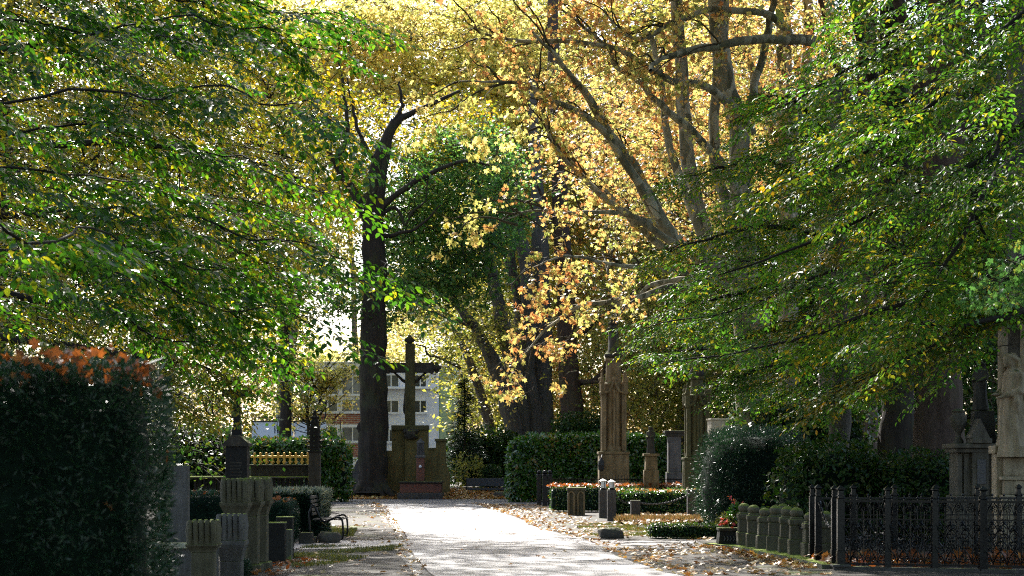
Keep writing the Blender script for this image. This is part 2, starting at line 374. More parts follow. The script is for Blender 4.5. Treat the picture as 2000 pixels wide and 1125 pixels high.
def tpl_plane(r, nl=13):
    P, A, Nn, S = [], [], [], []; TV, TF = [], []; off = 0
    def twig(pts, r0):
        nonlocal off
        v, q = tube_np(pts, np.linspace(r0, r0 * .4, len(pts)), 3); TV.append(v); TF.append(q + off); off += len(v)
    w = [r.uniform(-.25, .25) for _ in range(4)]
    main = lambda x: np.array([x, w[0] * x * x + .06 * math.sin(7 * x + w[1] * 9), w[2] * x * x + .05 * math.sin(8 * x)])
    twig([main(x) for x in np.linspace(0, 1, 6)], .010)
    for i in range(4):
        x = r.uniform(.25, .9); b0 = main(x); d = np.array([r.uniform(.2, 1), r.uniform(-1, 1), r.uniform(-.7, .8)]); d /= np.linalg.norm(d); ln = r.uniform(.25, .45)
        fn = lambda u, b0=b0, d=d, ln=ln: b0 + d * ln * u + np.array([0, 0, -.06 * u * u])
        twig([fn(u) for u in np.linspace(0, 1, 4)], .006)
        for k in range(nl // 4 + 1):
            u = r.uniform(.3, 1); q = fn(u); o = np.array([r.gauss(0, .07), r.gauss(0, .07), r.uniform(-.14, .05)])
            P.append(q + o); A.append(o * 3 + np.array([r.gauss(0, .4), r.gauss(0, .4), -.55])); Nn.append([r.gauss(0, .8), r.gauss(0, .8), .7]); S.append(r.uniform(.6, 1.2))
    for k in range(4):
        q = main(r.uniform(.4, 1)); o = np.array([r.gauss(0, .07), r.gauss(0, .07), r.uniform(-.14, .05)])
        P.append(q + o); A.append(o * 3 + np.array([r.gauss(0, .4), r.gauss(0, .4), -.55])); Nn.append([r.gauss(0, .8), r.gauss(0, .8), .7]); S.append(r.uniform(.6, 1.2))
    return [np.array(P), np.array(A), np.array(Nn, float), np.array(S), np.vstack(TV), np.vstack(TF)]
def tpl_clump(r, n=70, flat=.55):
    P, A, Nn, S = [], [], [], []
    subs = [np.array([r.gauss(0, .5), r.gauss(0, .5), r.gauss(0, .5) * flat]) for _ in range(7)]
    for i in range(n):
        c = r.choice(subs); P.append(c + np.array([r.gauss(0, .22), r.gauss(0, .22), r.gauss(0, .10)]))
        A.append([r.gauss(0, 1), r.gauss(0, 1), r.gauss(-.35, .5)]); Nn.append([r.gauss(0, .6), r.gauss(0, .6), 1]); S.append(r.uniform(.6, 1.2))
    TV, TF, off = [], [], 0
    for c in subs[:4]:
        v, q = tube_np([[0, 0, -.15], c * .5 + np.array([0, 0, .05]), c], [.014, .009, .004], 3); TV.append(v); TF.append(q + off); off += len(v)
    return [np.array(P), np.array(A, float), np.array(Nn, float), np.array(S), np.vstack(TV), np.vstack(TF)]
_r = random.Random(3)
TPL = {'beech': [tpl_beech(_r) for _ in range(8)], 'plane': [tpl_plane(_r) for _ in range(8)], 'clump': [tpl_clump(_r) for _ in range(8)]}

def in_poly(x, y, poly):
    c = False; j = len(poly) - 1
    for i in range(len(poly)):
        xi, yi = poly[i]; xj, yj = poly[j]
        if (yi > y) != (yj > y) and x < (xj - xi) * (y - yi) / (yj - yi) + xi: c = not c
        j = i
    return c
def pick(poly, r):
    xs = [p[0] for p in poly]; ys = [p[1] for p in poly]
    while True:
        x, y = r.uniform(min(xs), max(xs)), r.uniform(min(ys), max(ys))
        if in_poly(x, y, poly): return x, y

class Tree:
    def __init__(s, name, label, base, barkm, twigm, seed, cat='tree', group=None):
        s.root = thing(name, label, cat, tuple(base), group); s.r = random.Random(seed)
        s.tv, s.tf, s.to = [], [], 0; s.bv, s.bf, s.bo = [], [], 0; s.crowns = {}
        s.bark, s.twigm = barkm, twigm; s.split = False; s.started = False
    def limb(s, pts, r0, r1, n=None, jit=.0, sides=8, wob=.12, px=True, main=True, pw=1.0, ridge=0):
        P = [W(*p) if px else Vector(p) for p in pts]
        n = n or max(8, len(P) * 6); path = smooth_path([tuple(p) for p in P], n)
        if jit:
            sd = s.r.uniform(0, 99)
            for i in range(1, n): path[i] += np.array(mnoise.noise_vector(Vector((sd + i * .35, i * .1, sd)))) * jit
        rad = r1 + (r0 - r1) * (1 - np.linspace(0, 1, n)) ** pw
        v, q = tube_np(path, rad, sides, wob, ridge)
        if main and s.split and s.started: mesh_np('limb', v, [q], s.bark, s.root, True)
        elif main: s.started = True; s.tv.append(v); s.tf.append(q + s.to); s.to += len(v)
        else: s.bv.append(v); s.bf.append(q + s.bo); s.bo += len(v)
        return path
    def place(s, kind, pos, d, scale, lsize, crown, roll=0.0, up=None):
        t = s.r.choice(TPL[kind]); d = np.asarray(d, float); d = d / (np.linalg.norm(d) + 1e-9)
        up = np.array([0, 0, 1.0]) if up is None else up
        sd = np.cross(up, d); sd /= (np.linalg.norm(sd) + 1e-9); u = np.cross(d, sd)
        if roll:
            c, sn = math.cos(roll), math.sin(roll); sd, u = sd * c + u * sn, u * c - sd * sn
        R = np.stack([d, sd, u])           # rows: local axes in world
        P = (t[0] * scale) @ R + pos; A = t[1] @ R; Nn = t[2] @ R
        s.crowns.setdefault(crown, []).append((P, A, Nn, t[3] * lsize))
        s.bv.append((t[4] * scale) @ R + pos); s.bf.append(t[5] + s.bo); s.bo += len(t[4])
    def along(s, path, kind, n, sc, lsize, crown, t0=.15, lean=.6, down=-.12, upj=.2, out=.15, flat=True, roll=.25):
        m = len(path)
        for k in range(n):
            u = t0 + (1 - t0) * (k + s.r.random()) / n; i = min(m - 2, int(u * (m - 1)))
            tan = path[i + 1] - path[i]; tan /= np.linalg.norm(tan) + 1e-9
            lat = np.cross([0, 0, 1.0], tan); lat /= np.linalg.norm(lat) + 1e-9
            d = tan * lean + lat * s.r.choice((-1, 1)) * s.r.uniform(.4, 1.0) + np.array([0, 0, s.r.uniform(down, upj)])
            if not flat: d += np.array([s.r.gauss(0, .5), s.r.gauss(0, .5), s.r.gauss(0, .5)])
            p = path[i] + np.array([s.r.gauss(0, out * .3)] * 3)
            s.place(kind, p, d, s.r.uniform(*sc), lsize * s.r.uniform(.88, 1.12), crown, s.r.uniform(-roll, roll))
    def fill(s, poly, dr, n, kind, sc, lsize, crown, dirs, jit=.35, roll=.3):
        for k in range(n):
            x, y = pick(poly, s.r); d = s.r.uniform(*dr); p = np.array(W(x, y, d)); sc_ = s.r.uniform(*sc)
            dd = np.array(dirs, float) + np.array([s.r.gauss(0, jit), s.r.gauss(0, jit * 1.6), s.r.gauss(0, jit * .45)])
            dd /= np.linalg.norm(dd)
            s.place(kind, p - dd * sc_ * .5 if kind != 'clump' else p, dd, sc_, lsize * s.r.uniform(.85, 1.15), crown, s.r.uniform(-roll, roll))
    def done(s, crowns):
        """crowns: {key: (leaf shape, material)}"""
        mesh_np('trunk', np.vstack(s.tv), [np.vstack(s.tf)], s.bark, s.root, True)
        if s.bv: mesh_np('branches', np.vstack(s.bv), [np.vstack(s.bf)], s.twigm, s.root, True)
        for k, (shape, m) in crowns.items():
            if k not in s.crowns: continue
            c = s.crowns[k]; P = np.vstack([q[0] for q in c]); A = np.vstack([q[1] for q in c]); Nn = np.vstack([q[2] for q in c]); S = np.concatenate([q[3] for q in c])
            leaves('crown', P, A, Nn, S, shape, m, s.root)
        return s.root
# ------------------------------------------------------------------ the setting: ground, paths
def ground_z(y):
    return 0.0 if y < 78.6 else min(.42, (y - 78.6) * .075)
def flat_mat(name, c1, c2, sc, rough, spec, moss=None, spots=None, bmp=.25, mossamt=.55):
    m, nt, b = nmat(name); v = coords(nt)
    n1 = noise(nt, v, sc, 8, .65); n2 = noise(nt, v, .35, 5, .6); n3 = noise(nt, v, 60, 2, .5)
    c = ramp(nt, [(.3, c1), (.7, c2)], n1).outputs[0]
    c = mixc(nt, .6, c, ramp(nt, [(.35, (.62, .6, .58)), (.65, (1.1, 1.1, 1.1))], n2).outputs[0], 'MULTIPLY')
    if spots: c = mixc(nt, ramp(nt, [(.62, (0, 0, 0)), (.68, (1, 1, 1))], n3).outputs[0], c, spots)
    if moss:
        n4 = noise(nt, v, .55, 7, .7)
        c = mixc(nt, ramp(nt, [(mossamt, (0, 0, 0)), (mossamt + .12, (1, 1, 1))], n4).outputs[0], c, moss)
    L(nt, c, b.inputs['Base Color']); b.inputs['Specular IOR Level'].default_value = spec
    L(nt, ramp(nt, [(.3, (rough - .1,) * 3), (.7, (rough + .12,) * 3)], n1).outputs[0], b.inputs['Roughness'])
    bump(nt, b, math_(nt, 'ADD', n1, math_(nt, 'MULTIPLY', n3, .4)), bmp, .01)
    return m
M['verge'] = flat_mat('earth_and_worn_asphalt', (.04, .035, .032), (.085, .075, .066), 5, .8, .18, (.10, .12, .02), (.14, .12, .09), .4, .56)
M['path'] = flat_mat('pale_path_asphalt', (.20, .19, .20), (.29, .275, .285), 7, .52, .55, None, (.17, .15, .14), .35)
_m = M['path']; _nt = _m.node_tree; _b = _nt.nodes['Principled BSDF']; _lk = _b.inputs['Base Color'].links[0].from_socket
_vr = N(_nt, 'ShaderNodeTexVoronoi', feature='DISTANCE_TO_EDGE'); _vr.inputs['Scale'].default_value = .28
_wv = N(_nt, 'ShaderNodeVectorMath', operation='ADD'); _nz = N(_nt, 'ShaderNodeTexNoise'); _nz.inputs['Scale'].default_value = 1.6; _cv = coords(_nt); L(_nt, _cv, _nz.inputs['Vector'])
L(_nt, _cv, _wv.inputs[0]); L(_nt, _nz.outputs['Color'], _wv.inputs[1]); L(_nt, _wv.outputs[0], _vr.inputs['Vector'])
_cr = ramp(_nt, [(0, (.25, .24, .22)), (.012, (1, 1, 1))], _vr.outputs['Distance']).outputs[0]
_st = ramp(_nt, [(.40, (.50, .48, .46)), (.58, (1, 1, 1))], noise(_nt, coords(_nt, (1.0, .35, 1)), .9, 7, .7)).outputs[0]
L(_nt, mixc(_nt, .8, mixc(_nt, 1.0, _lk, _cr, 'MULTIPLY'), _st, 'MULTIPLY'), _b.inputs['Base Color'])
M['farpath'] = flat_mat('grey_asphalt', (.11, .105, .105), (.16, .15, .15), 6, .62, .5, None, (.2, .18, .15), .25)
M['gutter'] = flat_mat('gutter_stone', (.07, .065, .06), (.13, .12, .11), 8, .7, .4, (.08, .09, .02), None, .4, .6)
M['soil'] = flat_mat('dark_planting_soil', (.03, .022, .016), (.06, .045, .032), 8, .9, .2, (.06, .08, .015), (.16, .09, .03), .6, .6)

ys = [-40, 0, 10, 20, 30, 40, 50, 60, 70, 78.6, 80, 81.5, 83, 84.2, 95, 120, 200, 500, 2500]
xs = [-2500, -300, -60, -20, -8, -4, 0, 4, 8, 20, 60, 300, 2500]
V = [(x, y, ground_z(y)) for y in ys for x in xs]; nx = len(xs)
FQ = [(j * nx + i, j * nx + i + 1, (j + 1) * nx + i + 1, (j + 1) * nx + i) for j in range(len(ys) - 1) for i in range(nx - 1)]
tag(mesh_np('ground', V, [FQ], M['verge']), kind='structure')
def sheet(name, pts, z, mat):
    # fan-free strip: triangulated polygon lifted a few millimetres
    bm = bmesh.new(); f = bm.faces.new([bm.verts.new((p[0], p[1], z)) for p in pts]); bmesh.ops.triangulate(bm, faces=[f])
    bmesh.ops.recalc_face_normals(bm, faces=bm.faces)
    me = bpy.data.meshes.new(name); bm.to_mesh(me); bm.free(); me.materials.append(mat)
    o = bpy.data.objects.new(name, me); COL.objects.link(o); return tag(o, kind='structure')
Lft = [(2.0, -12), (-.3, 12), (-1.16, 25), tuple(G(802, 1078)[:2]), tuple(G(795, 1049)[:2]), tuple(G(757, 995)[:2]), (-5.4, 70)]
Rgt = [(5.0, -12), (3.3, 12), (2.4, 25), tuple(G(1178, 1076)[:2]), tuple(G(1140, 1051)[:2]), tuple(G(1058, 1035)[:2]), tuple(G(1000, 1008)[:2]), tuple(G(937, 988)[:2]), (-1.7, 70)]
def wob(pts, amp, sd, closed=False):
    out = []
    for (x0, y0), (x1, y1) in zip(pts, pts[1:]):
        n = max(2, int(math.hypot(x1 - x0, y1 - y0) / .8))
        for k in range(n):
            x, y = x0 + (x1 - x0) * k / n, y0 + (y1 - y0) * k / n
            out.append((x + amp * mnoise.noise(Vector((x * .9, y * .9, sd))), y))
    return out + [pts[-1]]
sheet('main_path', wob(Lft, .05, 1) + list(reversed(wob(Rgt, .22, 5))), .004, M['path'])
def xs_band(x0, x1, ya, yb, sd):
    a = [(x0 + (x1 - x0) * k / 30, ya + .35 * mnoise.noise(Vector((k * .4, sd, 0)))) for k in range(31)]
    b = [(x0 + (x1 - x0) * k / 30, yb + .35 * mnoise.noise(Vector((k * .4, sd, 9)))) for k in range(31)]
    return a + list(reversed(b))
sheet('cross_path', xs_band(-4.6, 3.9, 32.6, 36.4, 2), .008, M['path'])
sheet('far_path', xs_band(-30, 24, 69.5, 78.0, 4), .008, M['farpath'])
gl = wob([(-1.16 - .0, 25), tuple(G(802, 1078)[:2])], .02, 3); gl = [(1.0, -2), (-.3, 12)] + gl
sheet('gutter', [(x - .03, y) for x, y in gl] + [(x - .26, y) for x, y in reversed(gl)], .008, M['gutter'])
gl2 = wob([tuple(G(795, 1049)[:2]), tuple(G(757, 995)[:2])], .03, 3)
sheet('gutter', [(x - .03, y) for x, y in gl2] + [(x - .16, y) for x, y in reversed(gl2)], .008, M['gutter'])

# ------------------------------------------------------------------ hedges and bushes
def sup(dirs, e):
    return dirs / (np.abs(dirs) ** e).sum(1, keepdims=True) ** (1 / e)
def hedge(name, label, cat, box, n, lsize, shape, mat, e=9, rz=0, kind='laurel', seed=1, rough=.06, group=None, core=None, shell=.12, lead=1.0):
    x0, x1, y0, y1, z0, z1 = box; c = np.array([(x0 + x1) / 2, (y0 + y1) / 2, (z0 + z1) / 2]); h = np.array([x1 - x0, y1 - y0, z1 - z0]) / 2
    root = thing(name, label, cat, (c[0], c[1], z0), group); r = np.random.default_rng(seed)
    ar = np.array([h[1] * h[2], h[0] * h[2] * 1.6, h[0] * h[1]]); ax = r.choice(3, n, p=ar / ar.sum())
    U = r.uniform(-1, 1, (n, 3)); sg = np.where(r.random(n) < .5, -1, 1); sg = np.where((ax == 2) & (r.random(n) < .95), 1, sg); sg = np.where((ax == 1) & (r.random(n) < .8), -1, sg)
    U[np.arange(n), ax] = sg
    S_ = sup(U, e); Nn = unit(np.sign(S_) * np.abs(S_) ** (e - 1) / h)
    cr, sr = math.cos(rz), math.sin(rz); R = np.array([[cr, sr, 0], [-sr, cr, 0], [0, 0, 1]])
    P = S_ * h
    w = np.array([mnoise.noise(Vector(p * (1.1 / max(.3, lsize * 8))) + Vector((seed, 0, 0))) + .6 * mnoise.noise(Vector(p * 3.1) + Vector((0, seed, 0))) for p in P])
    P = P + Nn * (w[:, None] * rough - (r.random(n) ** 1.6)[:, None] * shell + shell * .3)
    P = P @ R + c; Nn = Nn @ R; T = r.normal(0, 1, (n, 3))
    if kind == 'needle':
        A = Nn * .7 * lead + T * .55 + np.array([0, 0, .25]); NN = r.normal(0, 1, (n, 3))
    else:
        A = T * .8 + Nn * .35 + np.array([0, 0, -.25]); NN = Nn * .8 + r.normal(0, .45, (n, 3)) + np.array([0, 0, .35])
    leaves('foliage', P, A, NN, lsize * r.uniform(.6, 1.25, n), shape, mat, root)
    # inner mass of twigs
    k, q = 72, 40; vs = []
    for i in range(q + 1):
        for j in range(k):
            ph, th = math.pi * i / q, 2 * math.pi * j / k
            d = np.array([[math.sin(ph) * math.cos(th), math.sin(ph) * math.sin(th), math.cos(ph)]])
            p = (sup(d, e)[0] * (h - min(shell * .55, .3 * h.min()))); p = p * (1 + .03 * mnoise.noise(Vector(p * 2.2)))
            vs.append(p @ R + c)
    fq = [(i * k + j, (i + 1) * k + j, (i + 1) * k + (j + 1) % k, i * k + (j + 1) % k) for i in range(q) for j in range(k)]
    mesh_np('inner_twigs', vs, [fq], core or M['yew_core'], root, True)
    return root

# foreground clipped yew hedge
hedge('yew_hedge', 'dark clipped yew hedge in the foreground with orange leaves on its top', 'hedge', (-4.58, -1.71, 7.15, 9.0, -.02, 2.09), 115000, .040, 'needle', M['yew'], 16, .2, 'needle', 3, .085, shell=.10)
_h = [o for o in bpy.data.objects if o.name == 'yew_hedge'][0]
_q = []
for _ in range(480):
    c_, s_ = math.cos(.2), math.sin(.2); u, v, z = (1.42, rnd.uniform(-.95, .9), rnd.uniform(.2, 2.05)) if rnd.random() < .6 else (rnd.uniform(-1.4, 1.42), rnd.uniform(-.95, .9), 2.08)
    _q.append((-3.115 + u * c_ - v * s_, 8.075 + u * s_ + v * c_, z, 1.0 if z < 2.06 else .15))
_q = np.array(_q); _n = len(_q)
_h = leaves('shoots', _q[:, :3], RG.normal(0, .5, (_n, 3)) + np.stack([_q[:, 3], -.2 * _q[:, 3], .9 + 0 * _q[:, 3]], 1), RG.normal(0, 1, (_n, 3)), RG.uniform(.05, .11, _n), 'needle', M['yew'], _h); tag(_h, kind='stuff')
hedge('laurel_hedge', 'tall glossy laurel hedge behind the spired stone monument', 'hedge', (-.1, 7.2, 72.0, 74.2, 0, 2.78), 15000, .20, 'beech', M['laurel'], 7, 0, 'laurel', 5, .16, shell=.22, core=M['yew_core'])
hedge('laurel_hedge', 'broad glossy laurel hedge with sunlit top behind the gilded crosses', 'hedge', (-11.9, -7.0, 72.0, 74.5, 0, 2.62), 9500, .20, 'beech', M['laurel'], 6, 0, 'laurel', 8, .16, shell=.22)
hedge('yew_bush', 'large dark yew bush beside the white stone pillar', 'bush', (4.55, 7.35, 40.2, 43.4, -.1, 2.42), 26000, .085, 'needle', M['yew'], 3.2, 0, 'needle', 13, .20, shell=.25)
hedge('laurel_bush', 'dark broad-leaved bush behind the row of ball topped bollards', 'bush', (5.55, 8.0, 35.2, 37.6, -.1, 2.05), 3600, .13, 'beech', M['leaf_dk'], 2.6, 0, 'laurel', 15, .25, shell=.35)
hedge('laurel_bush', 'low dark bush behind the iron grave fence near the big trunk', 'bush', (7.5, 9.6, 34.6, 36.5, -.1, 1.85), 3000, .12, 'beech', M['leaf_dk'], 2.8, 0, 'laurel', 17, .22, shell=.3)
hedge('box_hedge', 'low clipped grave hedge topped with orange leaves before the spired monument', 'hedge', (1.3, 6.1, 57.6, 58.9, 0, .86), 4200, .06, 'quad', M['laurel'], 10, 0, 'laurel', 21, .05, shell=.08, group='low clipped grave hedges')
hedge('box_hedge', 'low glossy hedge right behind the chained bollards', 'hedge', (2.95, 6.3, 52.2, 53.2, 0, .80), 3600, .075, 'beech', M['laurel'], 8, 0, 'laurel', 22, .08, shell=.1, group='low clipped grave hedges')
hedge('box_hedge', 'dark knee-high hedge edging the leaf covered flower bed', 'hedge', (3.0, 4.75, 37.4, 37.9, 0, .30), 2200, .05, 'quad', M['leaf_dk'], 8, 0, 'laurel', 23, .04, shell=.06, group='low clipped grave hedges')
hb = hedge('clipped_yew', 'clipped dark yew block with feathery tips coloured pale as sunlit by the black bench', 'hedge', (-5.55, -4.32, 38.2, 40.2, -.05, .95), 15000, .085, 'needle', M['yew'], 9, 0, 'needle', 25, .06, shell=.05, lead=1.8)
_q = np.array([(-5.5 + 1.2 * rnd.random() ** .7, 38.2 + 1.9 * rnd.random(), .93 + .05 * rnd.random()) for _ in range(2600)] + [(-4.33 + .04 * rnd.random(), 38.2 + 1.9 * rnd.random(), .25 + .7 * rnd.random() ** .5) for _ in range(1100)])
_n = len(_q); _t = leaves('painted_lit_tips', _q, RG.normal(0, .45, (_n, 3)) + np.array([.35, -.1, .8]), RG.normal(0, 1, (_n, 3)), RG.uniform(.08, .2, _n), 'needle', M['yew_sun_paint'], hb); tag(_t, kind='stuff')  # sunlit top and right rim painted on with pale needles
hedge('clipped_yew', 'small clipped dark yew between the grave slabs and the bench', 'hedge', (-5.35, -4.5, 34.6, 36.0, -.05, .86), 8000, .06, 'needle', M['yew'], 8, 0, 'needle', 26, .05, shell=.06, lead=1.6)
hedge('clipped_yew', 'long low clipped yew left of the tall fluted piers', 'hedge', (-8.0, -5.4, 38.0, 39.6, -.05, .95), 9000, .08, 'needle', M['yew'], 8, 0, 'needle', 27, .06, shell=.06, lead=1.6)
hedge('clipped_yew', 'tiny round yew tuft at the foot of the tall fluted piers', 'hedge', (-4.02, -3.72, 23.9, 24.4, -.02, .26), 2500, .045, 'needle', M['yew'], 3, 0, 'needle', 28, .04, shell=.05, lead=1.6)
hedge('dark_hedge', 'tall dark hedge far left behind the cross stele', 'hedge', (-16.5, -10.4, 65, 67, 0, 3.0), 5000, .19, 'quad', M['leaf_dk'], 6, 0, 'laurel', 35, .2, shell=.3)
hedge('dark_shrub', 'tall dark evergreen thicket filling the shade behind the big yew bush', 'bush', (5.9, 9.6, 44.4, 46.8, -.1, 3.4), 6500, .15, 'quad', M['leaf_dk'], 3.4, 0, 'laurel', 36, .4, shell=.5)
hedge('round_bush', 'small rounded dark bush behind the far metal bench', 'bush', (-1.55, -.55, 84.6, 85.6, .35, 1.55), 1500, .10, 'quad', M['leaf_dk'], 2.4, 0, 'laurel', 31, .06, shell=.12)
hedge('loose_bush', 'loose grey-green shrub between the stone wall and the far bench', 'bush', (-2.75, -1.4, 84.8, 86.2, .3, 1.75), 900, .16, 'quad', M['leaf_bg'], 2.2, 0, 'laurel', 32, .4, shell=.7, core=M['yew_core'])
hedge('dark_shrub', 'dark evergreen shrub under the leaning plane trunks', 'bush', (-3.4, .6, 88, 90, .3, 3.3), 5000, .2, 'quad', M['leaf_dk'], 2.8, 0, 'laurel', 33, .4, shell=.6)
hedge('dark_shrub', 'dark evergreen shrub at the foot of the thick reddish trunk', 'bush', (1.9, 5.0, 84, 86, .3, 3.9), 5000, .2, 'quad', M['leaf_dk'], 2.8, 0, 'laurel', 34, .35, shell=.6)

# ------------------------------------------------------------------ crucifix in front of its crenellated wall
D = 81.5; k = D / F
def X(px, d=None): return (px - CX) * (d or D) / F
def Z(py, d=None): return EYE + (HY - py) * (d or D) / F
cx = X(800)
t = thing('crucifix_monument', 'tall stone crucifix rising from a mossy crenellated wall', 'crucifix', (cx, D, .2))
b = MB(); b.prism([(X(716), .15), (X(878), .15), (X(878), Z(925)), (X(870), Z(905)), (X(870), Z(862)), (X(851), Z(862)), (X(851), Z(877)), (X(836), Z(877)), (X(836), Z(838)),
   (X(765), Z(838)), (X(765), Z(880)), (X(750), Z(880)), (X(750), Z(866)), (X(732), Z(866)), (X(732), Z(880)), (X(716), Z(880))], D + .1, D + .75)
b.build('wall', M['wall_ochre'], t)
b = MB(); b.box(X(764), X(837), D + .0, D + .85, Z(840), Z(830.5), .03); b.box(X(849), X(872), D + .02, D + .83, Z(862), Z(857), .02); b.box(X(730), X(752), D + .02, D + .83, Z(866), Z(861), .02)
b.box(X(836), X(851), D + .04, D + .8, Z(879), Z(874.5), .02)
b.build('coping', M['sand_green'], t)
b = MB(); b.box(X(791), X(816), D - .12, D + .1, .15, Z(858), .04); b.build('pilaster', M['wall_ochre'], t)
b = MB(); b.lathe(X(803), D - .10, [(.30, Z(857)), (.36, Z(852)), (.30, Z(848)), (.40, Z(843)), (.36, Z(838))], 8); b.ball((X(803), D - .4, Z(848)), .22, 1, .6, 1.1, 10); b.rough(.05, 6); b.build('carved_bracket', M['dark_stone'], t)
cy = D + .45
b = MB(); b.box(X(790), X(810), cy - .22, cy + .22, Z(831), Z(670), .05, .92, 0, .92); b.build('cross_shaft', M['sand_green'], t)
b = MB(); b.box(X(752), X(847), cy - .17, cy + .17, Z(727), Z(707.5), .05)
for px in (757, 842): b.box(X(px - 2.5), X(px + 2.5), cy - .22, cy + .22, Z(729), Z(705.5), .03)
b.build('crossbeam', M['dark_stone'], t)
for pxc, pyc in ((799, 663), (852, 717), (746, 717)):
    b = MB(); zc = Z(pyc); xc = X(pxc); up = pyc == 663; s_ = 1 if pxc > 800 else -1
    b.ball((xc, cy, zc), .19, seg=12)
    if up:
        for dx, dz in ((-.16, .0), (.16, .0), (0, .16)): b.ball((xc + dx, cy, zc + dz), .10, seg=10)
        b.box(xc - .22, xc + .22, cy - .2, cy + .2, zc - .26, zc - .17, .02)
    else:
        for dx, dz in ((s_ * .15, 0), (0, .17), (0, -.17)): b.ball((xc + dx, cy, zc + dz), .10, seg=10)
    b.build('knob', M['dark_stone'], t, True)
# the carved figure hangs on the far side; arms, shoulder and hip show past the shaft
def skin_fig(name, mat, verts, edges, radii, parent, sub=2):
    me = bpy.data.meshes.new(name); rl = Vector(root_of(parent)['_loc'][:])
    me.from_pydata([Vector(v) - rl for v in verts], edges, []); o = bpy.data.objects.new(name, me); COL.objects.link(o); o.parent = parent
    me.materials.append(mat); m = o.modifiers.new('skin', 'SKIN'); m.use_smooth_shade = True
    for i, r_ in enumerate(radii): me.skin_vertices[0].data[i].radius = (r_, r_)
    me.skin_vertices[0].data[0].use_root = True
    s = o.modifiers.new('sub', 'SUBSURF'); s.levels = s.render_levels = sub
    dg = bpy.context.evaluated_depsgraph_get(); me2 = bpy.data.meshes.new_from_object(o.evaluated_get(dg)); o.modifiers.clear(); o.data = me2; me2.name = name
    return o
fy = cy + .32; fx = X(797); zsh = Z(744); zp = Z(783)
vv = [(X(793), fy, zp), (X(794), fy - .02, Z(768)), (fx + .02, fy, Z(752)), (fx + .03, fy, zsh), (fx + .03, fy + .06, Z(735)), (fx + .05, fy + .10, Z(729)),
      (X(786), fy, Z(743)), (X(776), fy - .05, Z(733)), (X(767), fy - .12, Z(725.5)), (X(764), fy - .13, Z(723)),
      (X(813), fy, Z(743)), (X(822), fy - .05, Z(733)), (X(832), fy - .12, Z(725.5)), (X(835), fy - .13, Z(723)),
      (X(790), fy, Z(788)), (X(788), fy + .12, Z(803)), (X(797), fy, Z(820)), (X(798), fy + .08, Z(826)),
      (X(798), fy, Z(788)), (X(797), fy + .12, Z(804)), (X(800), fy, Z(820)), (X(801), fy + .08, Z(826))]
ee = [(0, 1), (1, 2), (2, 3), (3, 4), (4, 5), (3, 6), (6, 7), (7, 8), (8, 9), (3, 10), (10, 11), (11, 12), (12, 13), (0, 14), (14, 15), (15, 16), (16, 17), (0, 18), (18, 19), (19, 20), (20, 21)]
rr = [.21, .17, .22, .16, .075, .14, .085, .06, .045, .05, .085, .06, .045, .05, .13, .09, .06, .05, .13, .09, .06, .05]
skin_fig('carved_figure', M['dark_stone'], vv, ee, rr, t)

# red sandstone post with grave lantern on a plinth, before the wall
D = 79.2
t = thing('stone_memorial_post', 'red sandstone post with grey lantern top on a wide stepped plinth', 'memorial', (X(823), D, 0))
b = MB(); b.box(X(779), X(866), D - .9, D + .9, -.02, Z(962), .03); b.build('step', M['granite'], t)
b = MB(); b.box(X(783), X(863), D - .75, D + .75, Z(962), Z(944), .02); b.build('plinth', M['red_stone'], t)
b = MB(); b.box(X(781), X(865), D - .8, D + .8, Z(944), Z(939.5), .025); b.build('plinth_slab', M['dark_stone'], t)
b = MB(); b.box(X(813.5), X(829), D - .19, D + .19, Z(939.5), Z(894), .02); b.build('post', M['red_stone'], t)
b = MB(); b.box(X(811.5), X(831), D - .24, D + .24, Z(894), Z(889), .02); b.build('post_cap', M['grey_stone'], t)
b = MB(); b.box(X(814), X(829), D - .17, D + .17, Z(889), Z(866), .015, .85, 0, .85)
b.lathe(X(821.5), D, [(.2, Z(866)), (.21, Z(864.5)), (.06, Z(858)), (.03, Z(856))], 8)
for s in (-1, 1): b.box(X(821.5) + s * .07 - .012, X(821.5) + s * .07 + .012, D - .19, D - .165, Z(888), Z(867))
b.build('lantern', M['granite'], t)
b = MB(); b.lathe(X(821.5), D - .23, [(.05, Z(914)), (.07, Z(911)), (.03, Z(908))], 10); b.build('tap', M['white_paint'], t, True)

# low curved wall left of the big trunk
t = thing('low_wall', 'pale curved low garden wall left of the big trunk', 'wall', (X(705, 83), 83, .3))
b = MB(); b.prism([(X(684, 83), .2), (X(722, 83), .2), (X(722, 83), Z(884, 83)), (X(708, 83), Z(890, 83)), (X(697, 83), Z(900, 83)), (X(688, 83), Z(920, 83)), (X(684, 83), Z(940, 83))], 83, 83.5); b.build('wall', M['grey_stone'], t)

